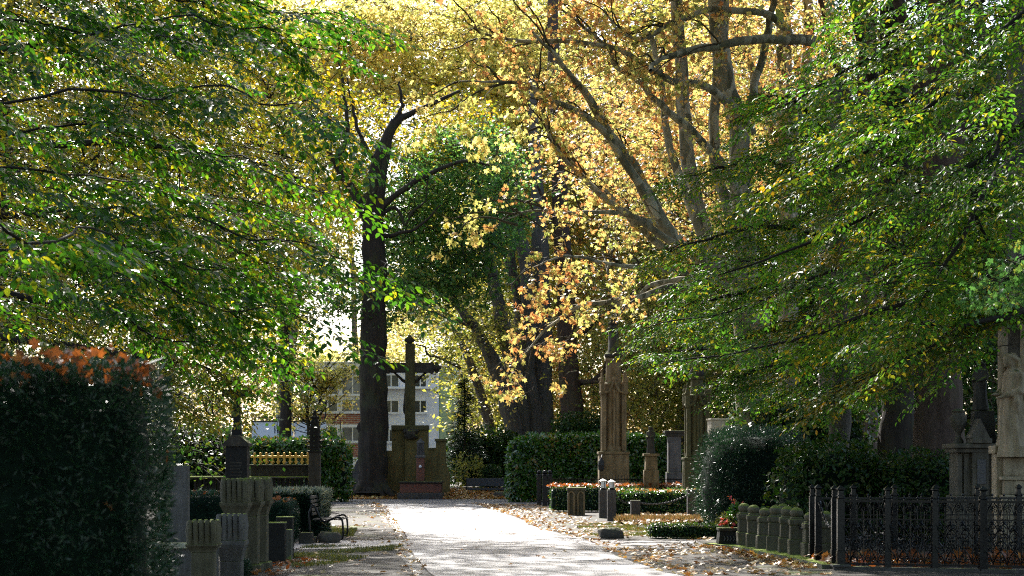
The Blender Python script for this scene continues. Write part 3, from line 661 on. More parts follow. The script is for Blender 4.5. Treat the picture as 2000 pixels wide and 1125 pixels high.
# ------------------------------------------------------------------ benches
D = 36.9
t = thing('park_bench', 'black tubular steel bench seen end-on by the left verge', 'bench', (gx(640, D), D, 0))
sy = (0, 1.7)
def bx(px): return gx(px, D)
def bz(py): return zz(py, D)
for s in sy:
    o_ = -s * .04
    P = [(bx(610.5) + o_, D + s, bz(986)), (bx(615) + o_, D + s, bz(990)), (bx(624) + o_, D + s, bz(1009)), (bx(630) + o_, D + s, bz(1017)), (bx(636) + o_, D + s, bz(1018)), (bx(652) + o_, D + s, bz(1012)), (bx(661) + o_, D + s, bz(1010)), (bx(667) + o_, D + s, bz(1014)), (bx(669.5) + o_, D + s, bz(1024)), (bx(670) + o_, D + s, bz(1044)), (bx(667) + o_, D + s, bz(1052)), (bx(662) + o_, D + s, .02)]
    b = MB(); b.tube(smooth_path([tuple(p) for p in P], 40), .022, 8); b.build('arm_frame', M['iron'], t, True)
    b = MB(); b.tube([(bx(607) + o_, D + s, .02), (bx(605) + o_, D + s, bz(1035)), (bx(604) + o_, D + s, bz(1000)), (bx(610.5) + o_, D + s, bz(985))], .02, 8); b.build('back_leg', M['iron'], t, True)
b = MB()
for q in range(7):
    x = bx(612) + q * (bx(663) - bx(612)) / 6; b.box(x - .03, x + .03, D + .03, D + 1.67, .415 + .004 * (q % 2), .44 + .004 * (q % 2), .006)
b.build('seat', M['iron_matt'], t)
b = MB()
for q in range(5):
    z = .52 + q * .09; x = bx(609) + (.5 - z) * .10; b.box(x - .012, x + .012, D + .03, D + 1.67, z, z + .065, .005)
b.build('backrest', M['iron_matt'], t)
D = 82.6
t = thing('park_bench', 'dark metal park bench on the leaf bed right of the stone wall', 'bench', (gx(950, D), D, .3))
g0 = ground_z(D)
b = MB(); b.box(X(911), X(989), D + .30, D + .34, Z(950), Z(934), .01); b.build('backrest', M['steel_seat'], t)
b = MB(); b.box(X(911), X(989), D - .2, D + .28, Z(957), Z(953), .01); b.build('seat', M['steel_seat'], t)
for px in (911, 988):
    b = MB(); b.box(X(px) - .03, X(px) + .03, D - .2, D - .14, g0 - .1, Z(953)); b.box(X(px) - .03, X(px) + .03, D + .345, D + .40, g0 - .1, Z(933)); b.build('leg', M['iron'], t)

# notice board, stump bench and boulders
D = 76.5
t = thing('notice_board', 'small white notice board in a black frame by the laurel hedge', 'sign', (X(678), D, 0))
b = MB(); b.box(X(670), X(688.5), D, D + .03, Z(958), Z(940)); b.build('board', M['sign_white'], t)
b = MB()
for x0, x1, y0, y1 in ((668.5, 690, 940.5, 938.5), (668.5, 690, 960, 958), (668.5, 670, 958, 940.5), (688.5, 690, 958, 940.5)): b.box(X(x0), X(x1), D - .02, D + .05, Z(y0), Z(y1))
b.build('frame', M['iron'], t)
for px in (671, 688):
    b = MB(); b.box(X(px) - .02, X(px) + .02, D, D + .04, 0, Z(960)); b.build('leg', M['iron'], t)
D = 74.0
t = thing('stone_bench', 'rough flat stone slab bench on a short leg below the notice board', 'bench', (X(675), D, 0))
b = MB(); b.box(X(659), X(690), D - .3, D + .3, Z(971), Z(964), .04); b.rough(.05, 3); b.build('seat', M['boulder'], t)
b = MB(); b.box(X(671), X(680), D - .12, D + .12, -.02, Z(970), .02); b.build('leg', M['boulder'], t)
def boulder(label, px, py, w, h, d_, seed, rz=0):
    p = G(px, py); s = p.y / F; t = thing('boulder', label, 'boulder', tuple(p), 'boulders along the path')
    b = MB(); bmesh.ops.create_icosphere(b.bm, subdivisions=3, radius=1)
    for v in b.bm.verts:
        q = Vector((math.copysign(abs(v.co.x) ** .6, v.co.x), math.copysign(abs(v.co.y) ** .6, v.co.y), math.copysign(abs(v.co.z) ** .7, v.co.z)))
        q *= 1 + .22 * mnoise.noise(v.co * 1.3 + Vector((seed, 0, 0))) + .05 * mnoise.noise(v.co * 4 + Vector((0, seed, 0)))
        x, y = q.x * w * s / 2, q.y * d_ / 2
        v.co = Vector((p.x + x * math.cos(rz) - y * math.sin(rz), p.y + d_ / 2 + x * math.sin(rz) + y * math.cos(rz), h * s * .38 + q.z * h * s * .6))
    b.build('rock', M['boulder'], t, auto=35)
boulder('brown boulder lying at the right edge of the path', 1194, 1052, 50, 21, .5, 3)
boulder('brown boulder at the end of the far metal bench', 978, 974, 30, 14, .6, 8)
boulder('low mossy rock under the near black bench', 640, 1061, 46, 22, .5, 12)

# ------------------------------------------------------------------ left graves
def fluted_pier(label, xc, d, w, ztop, zc0, zneck, mat, dep=None, seed=0):
    """shaft, flaring moulding, rolled fluted capital"""
    dep = dep or w; t = thing('fluted_pier', label, 'grave pier', (xc, d, 0), 'fluted stone piers of the left graves'); h = w / 2
    b = MB(); b.box(xc - h * .74, xc + h * .74, d - dep * .37, d + dep * .37, .12, zneck, .02); b.build('shaft', mat, t)
    b = MB(); b.box(xc - h * 1.0, xc + h * 1.0, d - dep * .5, d + dep * .5, -.02, .12, .02); b.build('foot', mat, t)
    prof = [(.74, zneck), (.78, zneck + (zc0 - zneck) * .25), (.90, zneck + (zc0 - zneck) * .55), (1.05, zneck + (zc0 - zneck) * .8), (1.07, zc0)]
    b = MB()
    for (a, z0), (c, z1) in zip(prof, prof[1:]):
        b.box(xc - h * a, xc + h * a, d - dep / 2 * a, d + dep / 2 * a, z0, z1, 0, c / a, 0, c / a)
    b.build('moulding', mat, t)
    b = MB(); n = 5
    b.box(xc - h * .86, xc + h * .86, d - dep * .40, d + dep * .40, zc0, ztop - .02, .015)
    for i in range(n):
        x = xc - h * .78 + 2 * h * .78 * i / (n - 1)
        for s in (-1, 1): b.tube([(x, d + s * dep * .36, zc0 + .005), (x, d + s * dep * .42, zc0 + (ztop - zc0) * .4), (x, d + s * dep * .45, zc0 + (ztop - zc0) * .85), (x, d + s * dep * .40, ztop)], [h * .17, h * .19, h * .19, h * .13], 8)
    for i in range(n - 1):
        y = d - dep * .33 + dep * .66 * i / (n - 2)
        for s in (-1, 1): b.tube([(xc + s * h * .84, y, zc0 + .005), (xc + s * h * .93, y, zc0 + (ztop - zc0) * .6), (xc + s * h * .82, y, ztop - .01)], h * .17, 8)
    b.build('capital', mat, t, auto=50)
    return t
fluted_pier('short grey fluted pier nearest the foreground yew hedge', gx(398, 20), 20, .35, zz(1016, 20), zz(1062, 20), zz(1078, 20), M['sand_moss'])
fluted_pier('grey fluted pier with heavy ribbed top between hedge and tall piers', gx(453, 22), 22, .36, zz(1004, 22), zz(1055, 22), zz(1095, 22), M['grey_stone'])
for (px, d, lab) in ((461, 25.3, 'tall mossy fluted pier, front one of the row of three'), (486, 25.95, 'tall mossy fluted pier, middle one of the row of three'), (504, 26.6, 'tall mossy fluted pier, rear one of the row of three')):
    fluted_pier(lab, gx(px, d), d, .40, zz(935, 25.3), zz(981, 25.3), zz(1010, 25.3), M['sand_moss'])
# low walls between the near piers
t = thing('grave_kerb', 'low grey grave kerb wall running between the short fluted piers', 'kerb', (gx(380, 21), 21, 0))
b = MB(); b.box(gx(300, 21.5), gx(425, 21.5), 21.35, 21.6, -.02, zz(1070, 21.5), .02); b.build('wall', M['grey_stone'], t)
b = MB(); b.box(gx(296, 21.5), gx(428, 21.5), 21.3, 21.65, zz(1070, 21.5), zz(1060, 21.5), .015); b.build('coping', M['pale_stone'], t)
# slabs
for (x0, x1, y0, d, mat, lab) in ((522, 556, 1020, 28.2, 'black_stone', 'dark upright grave slab with mossy top beside the tall piers'), (540, 571, 1009, 29.6, 'black_stone', 'dark grave slab standing behind the other, moss along its edge')):
    t = thing('grave_slab', lab, 'gravestone', (gx((x0 + x1) / 2, d), d, 0), 'dark grave slabs')
    b = MB(); b.box(gx(x0, d), gx(x1, d), d, d + .22, -.02, zz(y0 + 3, d), .01); b.build('slab', M[mat], t)
    b = MB(); b.box(gx(x0, d) - .01, gx(x1, d) + .012, d - .012, d + .232, zz(y0 + 3, d), zz(y0, d), .01); b.build('moss_cap', M['kerb_moss'], t)
t = thing('grave_slab', 'narrow green mossy stone post at the corner of the dark slabs', 'gravestone', (gx(566, 28.8), 28.8, 0), 'dark grave slabs')
b = MB(); b.box(gx(559, 28.8), gx(570, 28.8), 28.7, 28.95, -.02, zz(1034, 28.8), .012); b.build('slab', M['kerb_moss'], t)
t = thing('grave_slab', 'pale edged upright grave slab half hidden behind the foreground hedge', 'gravestone', (gx(352, 24), 24, 0), 'dark grave slabs')
b = MB(); b.box(gx(322, 24), gx(367, 24), 24, 24.16, -.02, zz(909, 24), .015); b.build('slab', M['grey_stone'], t)
t = thing('stone_block', 'dark mossy square stone block in front of the near bench', 'stone block', (gx(598, 35), 35, 0))
b = MB(); b.box(gx(584, 35), gx(611, 35), 34.9, 35.25, -.02, zz(1040, 35), .03, .94); b.rough(.012, 7); b.build('block', M['dark_stone'], t)
b = MB(); b.box(gx(581, 35), gx(613, 35), 35.27, 35.7, -.02, zz(1050, 35), .03); b.build('footing', M['boulder'], t)
# stele with cross
D = 46.0
t = thing('cross_stele', 'black gabled grave stele crowned by a tall stone cross', 'gravestone', (X(463), D, 0))
b = MB(); b.box(X(443), X(485), D - .25, D + .25, 0, Z(872), .015); b.build('stele', M['black_stone'], t)
b = MB(); b.box(X(436), X(492), D - .33, D + .33, -.02, Z(990), .02); b.build('base', M['black_stone'], t)
b = MB(); b.prism([(X(439), Z(872)), (X(489), Z(872)), (X(489), Z(866)), (X(470), Z(850)), (X(457), Z(850)), (X(439), Z(866))], D - .32, D + .32); b.build('gable', M['dark_stone'], t)
b = MB(); b.box(X(456), X(470), D - .1, D + .1, Z(851), Z(735), .02, .85, 0, .9); b.box(X(434), X(492), D - .092, D + .092, Z(775), Z(761), .02)
b.box(X(453), X(473), D - .14, D + .14, Z(851), Z(836), .02, .8); b.build('cross', M['black_stone'], t)
b = MB()
for q in range(5): b.box(X(452) + .02 * (q % 2), X(476) - .03 * (q % 3), D - .262, D - .249, Z(905 + q * 6), Z(903 + q * 6))
b.build('worn_inscription', M['dark_stone'], t)
# parapet of stone with gilded crosses and corner pinnacle
D = 60.0
t = thing('grave_enclosure', 'dark stone grave enclosure with a row of gilded crosses on top', 'grave enclosure', (X(545), D, 0))
b = MB(); b.box(X(375), X(606), D - .2, D + .2, -.02, Z(958), .03); b.build('base_wall', M['black_stone'], t)
b = MB(); b.box(X(372), X(608), D - .3, D + .3, Z(934), Z(930), .02); b.build('mossy_ledge', M['kerb_moss'], t)
b = MB()
for px in range(380, 606, 9): b.box(X(px), X(px + 4.5), D - .14, D + .14, Z(958), Z(934))
b.build('tracery', M['black_stone'], t)
b = MB(); b.box(X(490), X(603), D - .12, D + .12, Z(930), Z(911), .02)
for i in range(12):
    px = 494 + i * 9.2
    b.torus((X(px + 3), D - .13, Z(917)), .07, .02, 'y', 10, 5); b.box(X(px - 1), X(px + .5), D - .14, D - .12, Z(928), Z(913))
b.build('frieze', M['dark_stone'], t)
b = MB(); b.box(X(488), X(613), D - .2, D + .2, Z(911), Z(907), .02); b.build('cornice', M['dark_stone'], t)
for i in range(10):
    px = 497 + i * 11.6; b = MB(); w = .035
    b.box(X(px) - w, X(px) + w, D - w, D + w, Z(907), Z(886), .008); b.box(X(px) - .095, X(px) + .095, D - w * .9, D + w * .9, Z(894.5), Z(890), .008)
    for dx, dz in ((-.095, Z(892.2)), (.095, Z(892.2)), (0, Z(885.5))): b.ball((X(px) + dx, D, dz), .042, seg=8)
    b.prism([(X(px) - .08, Z(903)), (X(px) + .08, Z(903)), (X(px), Z(897))], D - .03, D + .03); b.build('gilded_cross', M['gold'], t)
D = 59.6
t = thing('gothic_pinnacle', 'tall dark gothic stone pinnacle with crockets at the enclosure corner', 'pinnacle', (X(615), D, 0))
b = MB(); b.box(X(604), X(626), D - .2, D + .2, -.02, Z(880), .03); b.build('pier', M['dark_stone'], t)
b = MB(); b.box(X(602), X(628), D - .24, D + .24, Z(884), Z(880), .02); b.box(X(606), X(624), D - .17, D + .17, Z(880), Z(840), .02); b.build('shaft', M['black_stone'], t)
b = MB(); b.lathe(X(615), D, [(.17, Z(840)), (.12, Z(825)), (.06, Z(810)), (.03, Z(804))], sq=True)
for i in range(7):
    z = Z(872 - i * 9.5); w = .20 - i * .018
    for s in (-1, 1):
        b.ball((X(615) + s * w, D, z), .055, 1.2, .8, .9, 8); b.ball((X(615), D + s * w, z), .055, .8, 1.2, .9, 8)
b.ball((X(615), D, Z(804)), .07, seg=8); b.build('spire', M['black_stone'], t, auto=40)

# ------------------------------------------------------------------ buildings behind
D = 140.0
M['lilac'] = plain('pale_lilac_render', (.76, .78, .90), .8, 0, .2, .05, 1.5)
M['greenwall'] = plain('pale_green_render', (.42, .50, .28), .8, 0, .2, .08, 1.5)
M['white_wall'] = plain('white_rendered_wall', (.8, .82, .88), .8, 0, .2, .06, 2)
M['glass'] = plain('dark_window_glass', (.04, .045, .05), .08, 0, .8, .3, 2)
M['redbrick'] = None
m, nt, bb = nmat('red_brick'); br = N(nt, 'ShaderNodeTexBrick'); br.inputs['Color1'].default_value = (.26, .085, .055, 1); br.inputs['Color2'].default_value = (.34, .13, .09, 1); br.inputs['Mortar'].default_value = (.4, .36, .33, 1)
br.inputs['Scale'].default_value = 1.0; br.inputs['Brick Width'].default_value = .5; br.inputs['Row Height'].default_value = .17; br.inputs['Mortar Size'].default_value = .02
mp = N(nt, 'ShaderNodeMapping'); mp.inputs['Rotation'].default_value = (math.radians(90), 0, 0); tc = N(nt, 'ShaderNodeTexCoord'); L(nt, tc.outputs['Object'], mp.inputs[0]); L(nt, mp.outputs[0], br.inputs[0]); L(nt, br.outputs[0], bb.inputs[0]); bb.inputs['Roughness'].default_value = .85; M['redbrick'] = m
def window(t, x0, x1, y0, y1, d, mull=1, trans=False, depth=.25):
    f = MB(); fw = .09
    f.box(X(x0), X(x0) + fw, d - .06, d + .03, Z(y1), Z(y0)); f.box(X(x1) - fw, X(x1), d - .06, d + .03, Z(y1), Z(y0))
    f.box(X(x0) + fw, X(x1) - fw, d - .06, d + .03, Z(y0) - fw, Z(y0)); f.box(X(x0) + fw, X(x1) - fw, d - .06, d + .03, Z(y1), Z(y1) + fw)
    for i in range(mull):
        x = X(x0) + (X(x1) - X(x0)) * (i + 1) / (mull + 1); f.box(x - fw / 2, x + fw / 2, d - .05, d + .02, Z(y1) + fw, Z(y0) - fw)
    if trans: z = Z(y0) - (Z(y0) - Z(y1)) * .28; f.box(X(x0) + fw, X(x1) - fw, d - .045, d + .015, z - fw / 2, z + fw / 2)
    f.box(X(x0) - .08, X(x1) + .08, d - .16, d - .062, Z(y1) - .1, Z(y1) - .01)
    w = f.build('window', M['white_paint'], t)
    p = MB(); p.box(X(x0) + .02, X(x1) - .02, d - .012, d - .002, Z(y1) + .02, Z(y0) - .02); p.build('pane', M['glass'], w)
t = thing('apartment_building', 'pale lilac apartment block with brick bands and white framed windows', 'building', (X(760), D, .3))
b = MB(); b.box(X(716), X(856), D, D + 10, .2, Z(721), .02); b.build('wall', M['lilac'], t)
b = MB(); b.box(X(588), X(716) - .003, D - .6, D + 10, .2, Z(710), .02); b.build('wall', M['white_wall'], t)
for y0, y1 in ((808, 829), (867, 893)):
    b = MB(); b.box(X(588) + .01, X(716), D - .62, D - .601, Z(y1), Z(y0)); b.build('brick_band', M['redbrick'], t)
b = MB(); b.box(X(586), X(716), D - .7, D + 10.2, Z(710), Z(707), .02); b.box(X(716.3), X(858), D - .3, D + 10.2, Z(721), Z(717.5), .02); b.build('roof', M['white_wall'], t)
for x0, x1 in ((748, 780), (808, 834), (718, 742)): window(t, x0, x1, 781, 807, D)
for x0, x1 in ((748, 780), (808, 834), (718, 742)): window(t, x0, x1, 731, 757, D, 1)
for x0, x1 in ((748, 772), (790, 834), (718, 742)): window(t, x0, x1, 838, 864, D)
b = MB(); b.box(X(716), X(850), D - .7, D - .003, Z(760), Z(757.5)); b.build('balcony_ledge', M['white_wall'], t)
for x0, x1 in ((668, 712), (622, 662)):
    window(t, x0, x1, 721, 772, D - .6, 1, True); window(t, x0, x1, 779, 806, D - .6, 1); window(t, x0, x1, 833, 863, D - .6, 1)
t = thing('green_building', 'pale green house side wall beyond the crucifix arm', 'building', (X(872), 150, .3))
b = MB(); b.box(X(857), X(886), 141, 155, .2, Z(716)); b.build('wall', M['greenwall'], t)
b = MB(); b.box(X(855.5), X(888), 140.8, 155.2, Z(716), Z(712), .02); b.build('roof', M['lilac'], t)
D = 104.0
t = thing('garage_block', 'long low white panelled garage wall behind the laurel hedge', 'building', (X(570), D, .3))
for i, (x0, x1) in enumerate(((492, 541), (542.2, 573), (574.2, 617), (618.2, 637))):
    b = MB(); b.box(X(x0), X(x1), D, D + .2, Z(856), Z(824), .01); b.build('wall_panel', M['white_wall'], t)
b = MB(); b.box(X(490), X(639), D - .05, D + 4, Z(824), Z(821.5), .01); b.build('roof', M['dark_stone'], t)
b = MB(); b.box(X(500), X(638), D + .25, D + 3.8, .2, Z(856)); b.build('undercroft', M['black_stone'], t)
b = MB()
for px in (536, 541.5, 571, 575): b.box(X(px), X(px + 1.5), D - .03, D - .001, Z(848 - (px % 5) * 2), Z(832), .004)
b.build('iron_bracket', M['iron_matt'], t)
b = MB(); b.tube([(X(634), D + .5, Z(822)), (X(634), D + .5, Z(784))], .05, 6); b.build('mast', M['iron_matt'], t)
b = MB()
for i in range(40): b.tube([(X(492 + i * 3.6), D + .3, Z(822)), (X(492 + i * 3.6 + rnd.uniform(-1, 1)), D + .3, Z(rnd.uniform(812, 817)))], .02, 4)
b.tube([(X(492), D + .3, Z(815)), (X(636), D + .3, Z(815))], .02, 4); b.build('railing', M['iron_matt'], t)
# ------------------------------------------------------------------ right graves: gothic columns, steles
def gothic_column(label, px, d, y_ped, y_shaft, y_cap, y_neck, y_top, wp, ws, wn, mat, full=True):
    s = d / F; x = gx(px, d); t = thing('gothic_monument', label, 'monument', (x, d, 0), 'gothic grave columns')
    zp, zs, zc, zn, zt = (zz(y, d) for y in (y_ped, y_shaft, y_cap, y_neck, y_top)); a, w, n = wp * s / 2, ws * s / 2, wn * s / 2
    b = MB(); b.box(x - a * 1.08, x + a * 1.08, d - a * 1.08, d + a * 1.08, -.02, .25, .02); b.box(x - a, x + a, d - a, d + a, .25, zp - .1, .03)
    b.box(x - a * 1.06, x + a * 1.06, d - a * 1.06, d + a * 1.06, zp - .1, zp, .03); b.build('pedestal', mat, t)
    # clustered shaft: chamfered core, angle buttresses, recessed faces
    b = MB(); b.lathe(x, d, [(w * 1.05, zp), (w * 1.05, zp + .1), (w * .92, zp + .22), (w * .92, zs - .1), (w * 1.0, zs)], 8, rz=math.pi / 8)
    for sx in (-1, 1):
        for sy_ in (-1, 1):
            b.box(x + sx * w * .78 - w * .17, x + sx * w * .78 + w * .17, d + sy_ * w * .78 - w * .17, d + sy_ * w * .78 + w * .17, zp + .02, zs - .25, .015)
    for i in range(4):
        an = i * math.pi / 2; cx_, cy_ = x + math.cos(an) * w * .93, d + math.sin(an) * w * .93
        b.tube([(cx_, cy_, zp + .05), (cx_, cy_, zs - .2)], w * .09, 8)
    b.build('shaft', mat, t)
    # gablets and pinnacles
    b = MB(); hgt = (zc - zs) * .6
    for i in range(4):
        an = i * math.pi / 2; c, sn = math.cos(an), math.sin(an)
        for q in (-1, 1):
            p0 = (x + c * w * 1.02 - sn * q * w * .75, d + sn * w * 1.02 + c * q * w * .75, zs - .3); p1 = (x + c * w * 1.02, d + sn * w * 1.02, zs + .15)
            b.tube([p0, ((p0[0] * .5 + p1[0] * .5), (p0[1] * .5 + p1[1] * .5), zs - .25), p1], .045, 6)
        b.ball((x + c * w * 1.02, d + sn * w * 1.02, zs + .2), .08, seg=8)
    for sx in (-1, 1):
        for sy_ in (-1, 1):
            qx, qy = x + sx * w * .9, d + sy_ * w * .9
            b.lathe(qx, qy, [(.07, zs - .35), (.075, zs + .05), (.10, zs + .08), (.06, zs + .14), (.02, zs + hgt * .85), (.045, zs + hgt * .88), (.01, zs + hgt)], sq=True)
            for j in range(3): b.ball((qx, qy, zs + .2 + j * hgt * .22), .055 - .01 * j, seg=6)
    b.build('pinnacles_band' if False else 'gablet', mat, t)
    b = MB(); b.lathe(x, d, [(w * .86, zs), (w * .84, zs + .05), (n * 1.15, zs + .1), (n * 1.05, zs + .2), (n, zc - .1)], 8, rz=math.pi / 8)
    b.box(x - n * 1.1, x + n * 1.1, d - n * 1.1, d + n * 1.1, zc - .1, zc, .02); b.build('neck', mat, t)
    b = MB(); b.lathe(x, d, [(n * 1.0, zc), (n * 1.25, zc + .07), (n * 1.25, zc + .15), (n * .75, zc + .3), (n * .68, zn - .1), (n * .5, zn), (n * .22, zt - .3), (n * .1, zt - .12)], 8, rz=math.pi / 8)
    for i in range(8):
        an = i * math.pi / 4
        for j in range(4): b.ball((x + math.cos(an) * n * (.62 - j * .12), d + math.sin(an) * n * (.62 - j * .12), zn - .05 + j * (zt - zn) * .22), .06, seg=6)
    b.ball((x, d, zt - .1), .12, seg=8); b.build('spire', M['dark_stone'], t, auto=40)
    return t
gothic_column('tall brown gothic column with lower pinnacles, standing free before the laurel hedge', 1198, 62, 882, 752, 700, 640, 590, 58, 50, 30, M['sand'])
b_t = gothic_column('greenish gothic column half hidden by leaves, beside the white pillar', 1361, 56, 893, 775, 735, 690, 620, 52, 46, 24, M['sand_green'])
# wall plaque-like urn niche on the first column: dark bronze lantern
D = 61.0
t = thing('grave_lamp', 'dark bronze hanging grave lamp on the tall brown gothic column', 'lamp', (X(1175), D, Z(930)))
b = MB(); b.lathe(X(1174), D - .05, [(.03, Z(921)), (.10, Z(917)), (.12, Z(908)), (.10, Z(900)), (.02, Z(894))], 8); b.build('lamp_body', M['iron_matt'], t)
b = MB(); b.tube([(X(1174), D - .05, Z(894)), (X(1176), D + .1, Z(889)), (X(1177), D + .5, Z(889))], .02, 6); b.build('bracket', M['iron_matt'], t)
# robed statues
def robed(name, mat, x, d, z0, h, parent, face=-math.pi / 2, hood=True, arm=True, lean=.0, seed=0, vox=.014):
    """robed standing figure, one continuous surface; face = heading of the gaze in the ground plane"""
    n = 40; bm = bmesh.new(); ca, sa = math.cos(face), math.sin(face)
    # rows: z, half width (side), half depth (front), forward shift, fold depth
    rows = [(0, .175, .15, 0, .13), (.03, .17, .145, 0, .13), (.15, .148, .125, 0, .12), (.30, .135, .115, .01, .11), (.45, .132, .112, .01, .08), (.55, .125, .105, .0, .06), (.62, .118, .095, -.005, .04), (.70, .125, .095, -.01, .03), (.77, .13, .09, -.012, .02), (.81, .115, .075, -.008, .01), (.835, .062, .055, .0, 0), (.855, .042, .045, .012, 0),
            (.87, .045, .052, .02, 0), (.89, .054, .064, .026, 0), (.92, .062, .074, .026, 0), (.95, .062, .076, .02, 0), (.975, .05, .062, .014, 0), (.992, .028, .036, .01, 0), (1.0, .008, .01, .01, 0)]
    rings = []
    for z, w, dp, fs, fo in rows:
        ring = []
        for i in range(n):
            a = 2 * math.pi * i / n; fold = 1 + fo * (math.cos(9 * a + 2 * z + seed) * .6 + math.cos(14 * a + seed * 2 + 3 * z) * .4)
            u, v = math.cos(a) * dp * fold + fs + lean * z * .15, math.sin(a) * w * fold      # u forward
            if z > .86 and abs(math.sin(a)) < .35 and math.cos(a) > 0:                          # face: brow, nose, chin
                u += .012 * (1 - abs(math.sin(a)) / .35) if .885 < z < .93 else .004
            ring.append(bm.verts.new((x + (u * ca - v * sa) * h, d + (u * sa + v * ca) * h, z0 + z * h)))
        rings.append(ring)
    for A, B in zip(rings, rings[1:]):
        for i in range(n): bm.faces.new((A[i], A[(i + 1) % n], B[(i + 1) % n], B[i]))
    bm.faces.new(list(reversed(rings[0]))); bm.faces.new(rings[-1])
    mb = MB(); mb.bm.free(); mb.bm = bm
    def q(u, v, z): return (x + (u * ca - v * sa) * h, d + (u * sa + v * ca) * h, z0 + z * h)
    mb.ball(q(.096, 0, .905), .011 * h, seg=8); mb.tube([q(.085, 0, .925), q(.102, 0, .905)], [.006 * h, .010 * h], 6)
    for s in (-1, 1): mb.ball(q(.084, s * .024, .924), .010 * h, seg=8)
    mb.tube([q(.088, -.018, .887), q(.094, 0, .886), q(.088, .018, .887)], .006 * h, 6); mb.ball(q(.082, 0, .872), .016 * h, seg=8)
    if hood:
        for k_ in range(9):
            an = math.radians(-100 + k_ * 25); mb.tube([q(.05 + .02 * math.cos(an), math.sin(an) * .06, .985 - .03 * abs(math.sin(an))), q(-.02, math.sin(an) * .082, .92), q(-.03, math.sin(an) * .085, .85), q(-.03, math.sin(an) * .11, .76)], [.02 * h, .026 * h, .026 * h, .02 * h], 8)
    if arm:
        for s in (-1, 1):
            hd = q(.17, s * .05, .60 if s < 0 else .57)
            mb.tube([q(-.005, s * .118, .795), q(.0, s * .142, .70), q(.03, s * .145, .625), q(.10, s * .10, .60), hd], [.044 * h, .042 * h, .045 * h, .034 * h, .018 * h], 10)
            mb.ball(hd, .021 * h, 1.2, 1.2, .8, 10)
            for f in range(5):
                o = (f - 2) * .008; ln = (.036, .05, .054, .05, .042)[f]
                mb.tube([q(.172, s * .05 + o, .60 if s < 0 else .57), q(.172 + ln * .6, s * .05 + o * 1.3 - s * .012, (.598 if s < 0 else .568)), q(.172 + ln, s * .05 + o * 1.4 - s * .02, (.588 if s < 0 else .558))], [.0065 * h, .006 * h, .0045 * h], 6)
            mb.tube([q(.06, s * .125, .615), q(.05, s * .13, .52), q(.03, s * .125, .40)], [.03 * h, .035 * h, .012 * h], 8)
    o = mb.build(name, mat, parent, True)
    r = o.modifiers.new('fuse', 'REMESH'); r.mode = 'VOXEL'; r.voxel_size = vox * h; r.use_smooth_shade = True
    dg = bpy.context.evaluated_depsgraph_get(); me2 = bpy.data.meshes.new_from_object(o.evaluated_get(dg)); o.modifiers.clear(); o.data = me2; me2.name = name
    return o
D = 58.0
t = thing('statue_pedestal', 'brown stone pedestal carrying a small weathered figure, between the columns', 'monument', (X(1271), D, 0))
b = MB(); b.box(X(1257), X(1286), D - .26, D + .26, -.02, Z(918), .02); b.box(X(1259.5), X(1283.5), D - .21, D + .21, Z(918), Z(891), .02, .92, 0, .92); b.box(X(1256), X(1287), D - .27, D + .27, Z(891), Z(886), .02); b.build('pedestal', M['sand'], t)
robed('statue', M['dark_stone'], X(1271), D, Z(886), Z(832) - Z(886), t, math.radians(-120), seed=2, vox=.02)
D = 60.0
t = thing('pale_stele', 'grey stone stele with projecting cornice between statue and greenish column', 'gravestone', (X(1317), D, 0))
b = MB(); b.box(X(1301), X(1332), D - .3, D + .3, -.02, Z(922), .02); b.box(X(1304), X(1329), D - .25, D + .25, Z(922), Z(852), .02); b.box(X(1307), X(1312), D - .27, D - .2505, Z(915), Z(860), .01); b.build('shaft', M['grey_stone'], t)
b = MB(); b.box(X(1299), X(1335), D - .32, D + .32, Z(852), Z(846), .02); b.box(X(1297), X(1337), D - .36, D + .36, Z(846), Z(841), .02); b.build('cornice', M['dark_stone'], t)
D = 50.0
t = thing('white_pillar', 'plain square white stone pillar rising behind the big yew bush', 'gravestone', (X(1402), D, 0))
b = MB(); b.box(X(1385), X(1419), D - .26, D + .26, .3, Z(821), .02, 1, .12); b.build('pillar', M['pale_stone'], t)
b = MB(); b.box(X(1383), X(1421), D - .29, D + .29, Z(821), Z(817.5), .01, 1, .12); b.build('cap', M['pale_stone'], t)
b = MB(); b.box(X(1380), X(1424), D - .33, D + .33, -.02, .3, .02, 1, .12); b.build('base', M['pale_stone'], t)

# iron corner posts and thin grave railing behind
for px, d, lab in ((1053, 67.5, 'slim black iron post with ball top, left of the three'), (1064, 66.2, 'slim black iron post with ball top, middle of the three'), (1074, 67.2, 'slim black iron post with ball top, right of the three')):
    x = gx(px, d); t = thing('iron_post', lab, 'post', (x, d, 0), 'black ball topped posts')
    b = MB(); b.box(x - .09, x + .09, d - .09, d + .09, -.02, zz(928, d), .02); b.build('post', M['iron_matt'], t)
    b = MB(); b.lathe(x, d, [(.11, zz(928, d)), (.11, zz(926.5, d)), (.05, zz(925.5, d))], 12); b.ball((x, d, zz(922.5, d)), .09, seg=12); b.build('ball', M['iron'], t, True)
D = 61.0
t = thing('grave_railing', 'thin black iron grave railing around the tall brown column', 'railing', (X(1180), D - 1.6, 0))
b = MB(); y = D - 1.6
b.tube([(X(1078, y), y, zz(936, y)), (X(1340, y), y, zz(936, y))], .018, 6); b.build('rail', M['iron'], t)
b = MB()
for px in range(1082, 1340, 6):
    top = 928 if 1170 < px < 1232 else 934
    b.tube([(X(px, y), y, 0), (X(px, y), y, zz(top, y))], .012, 5)
b.build('pickets', M['iron'], t)
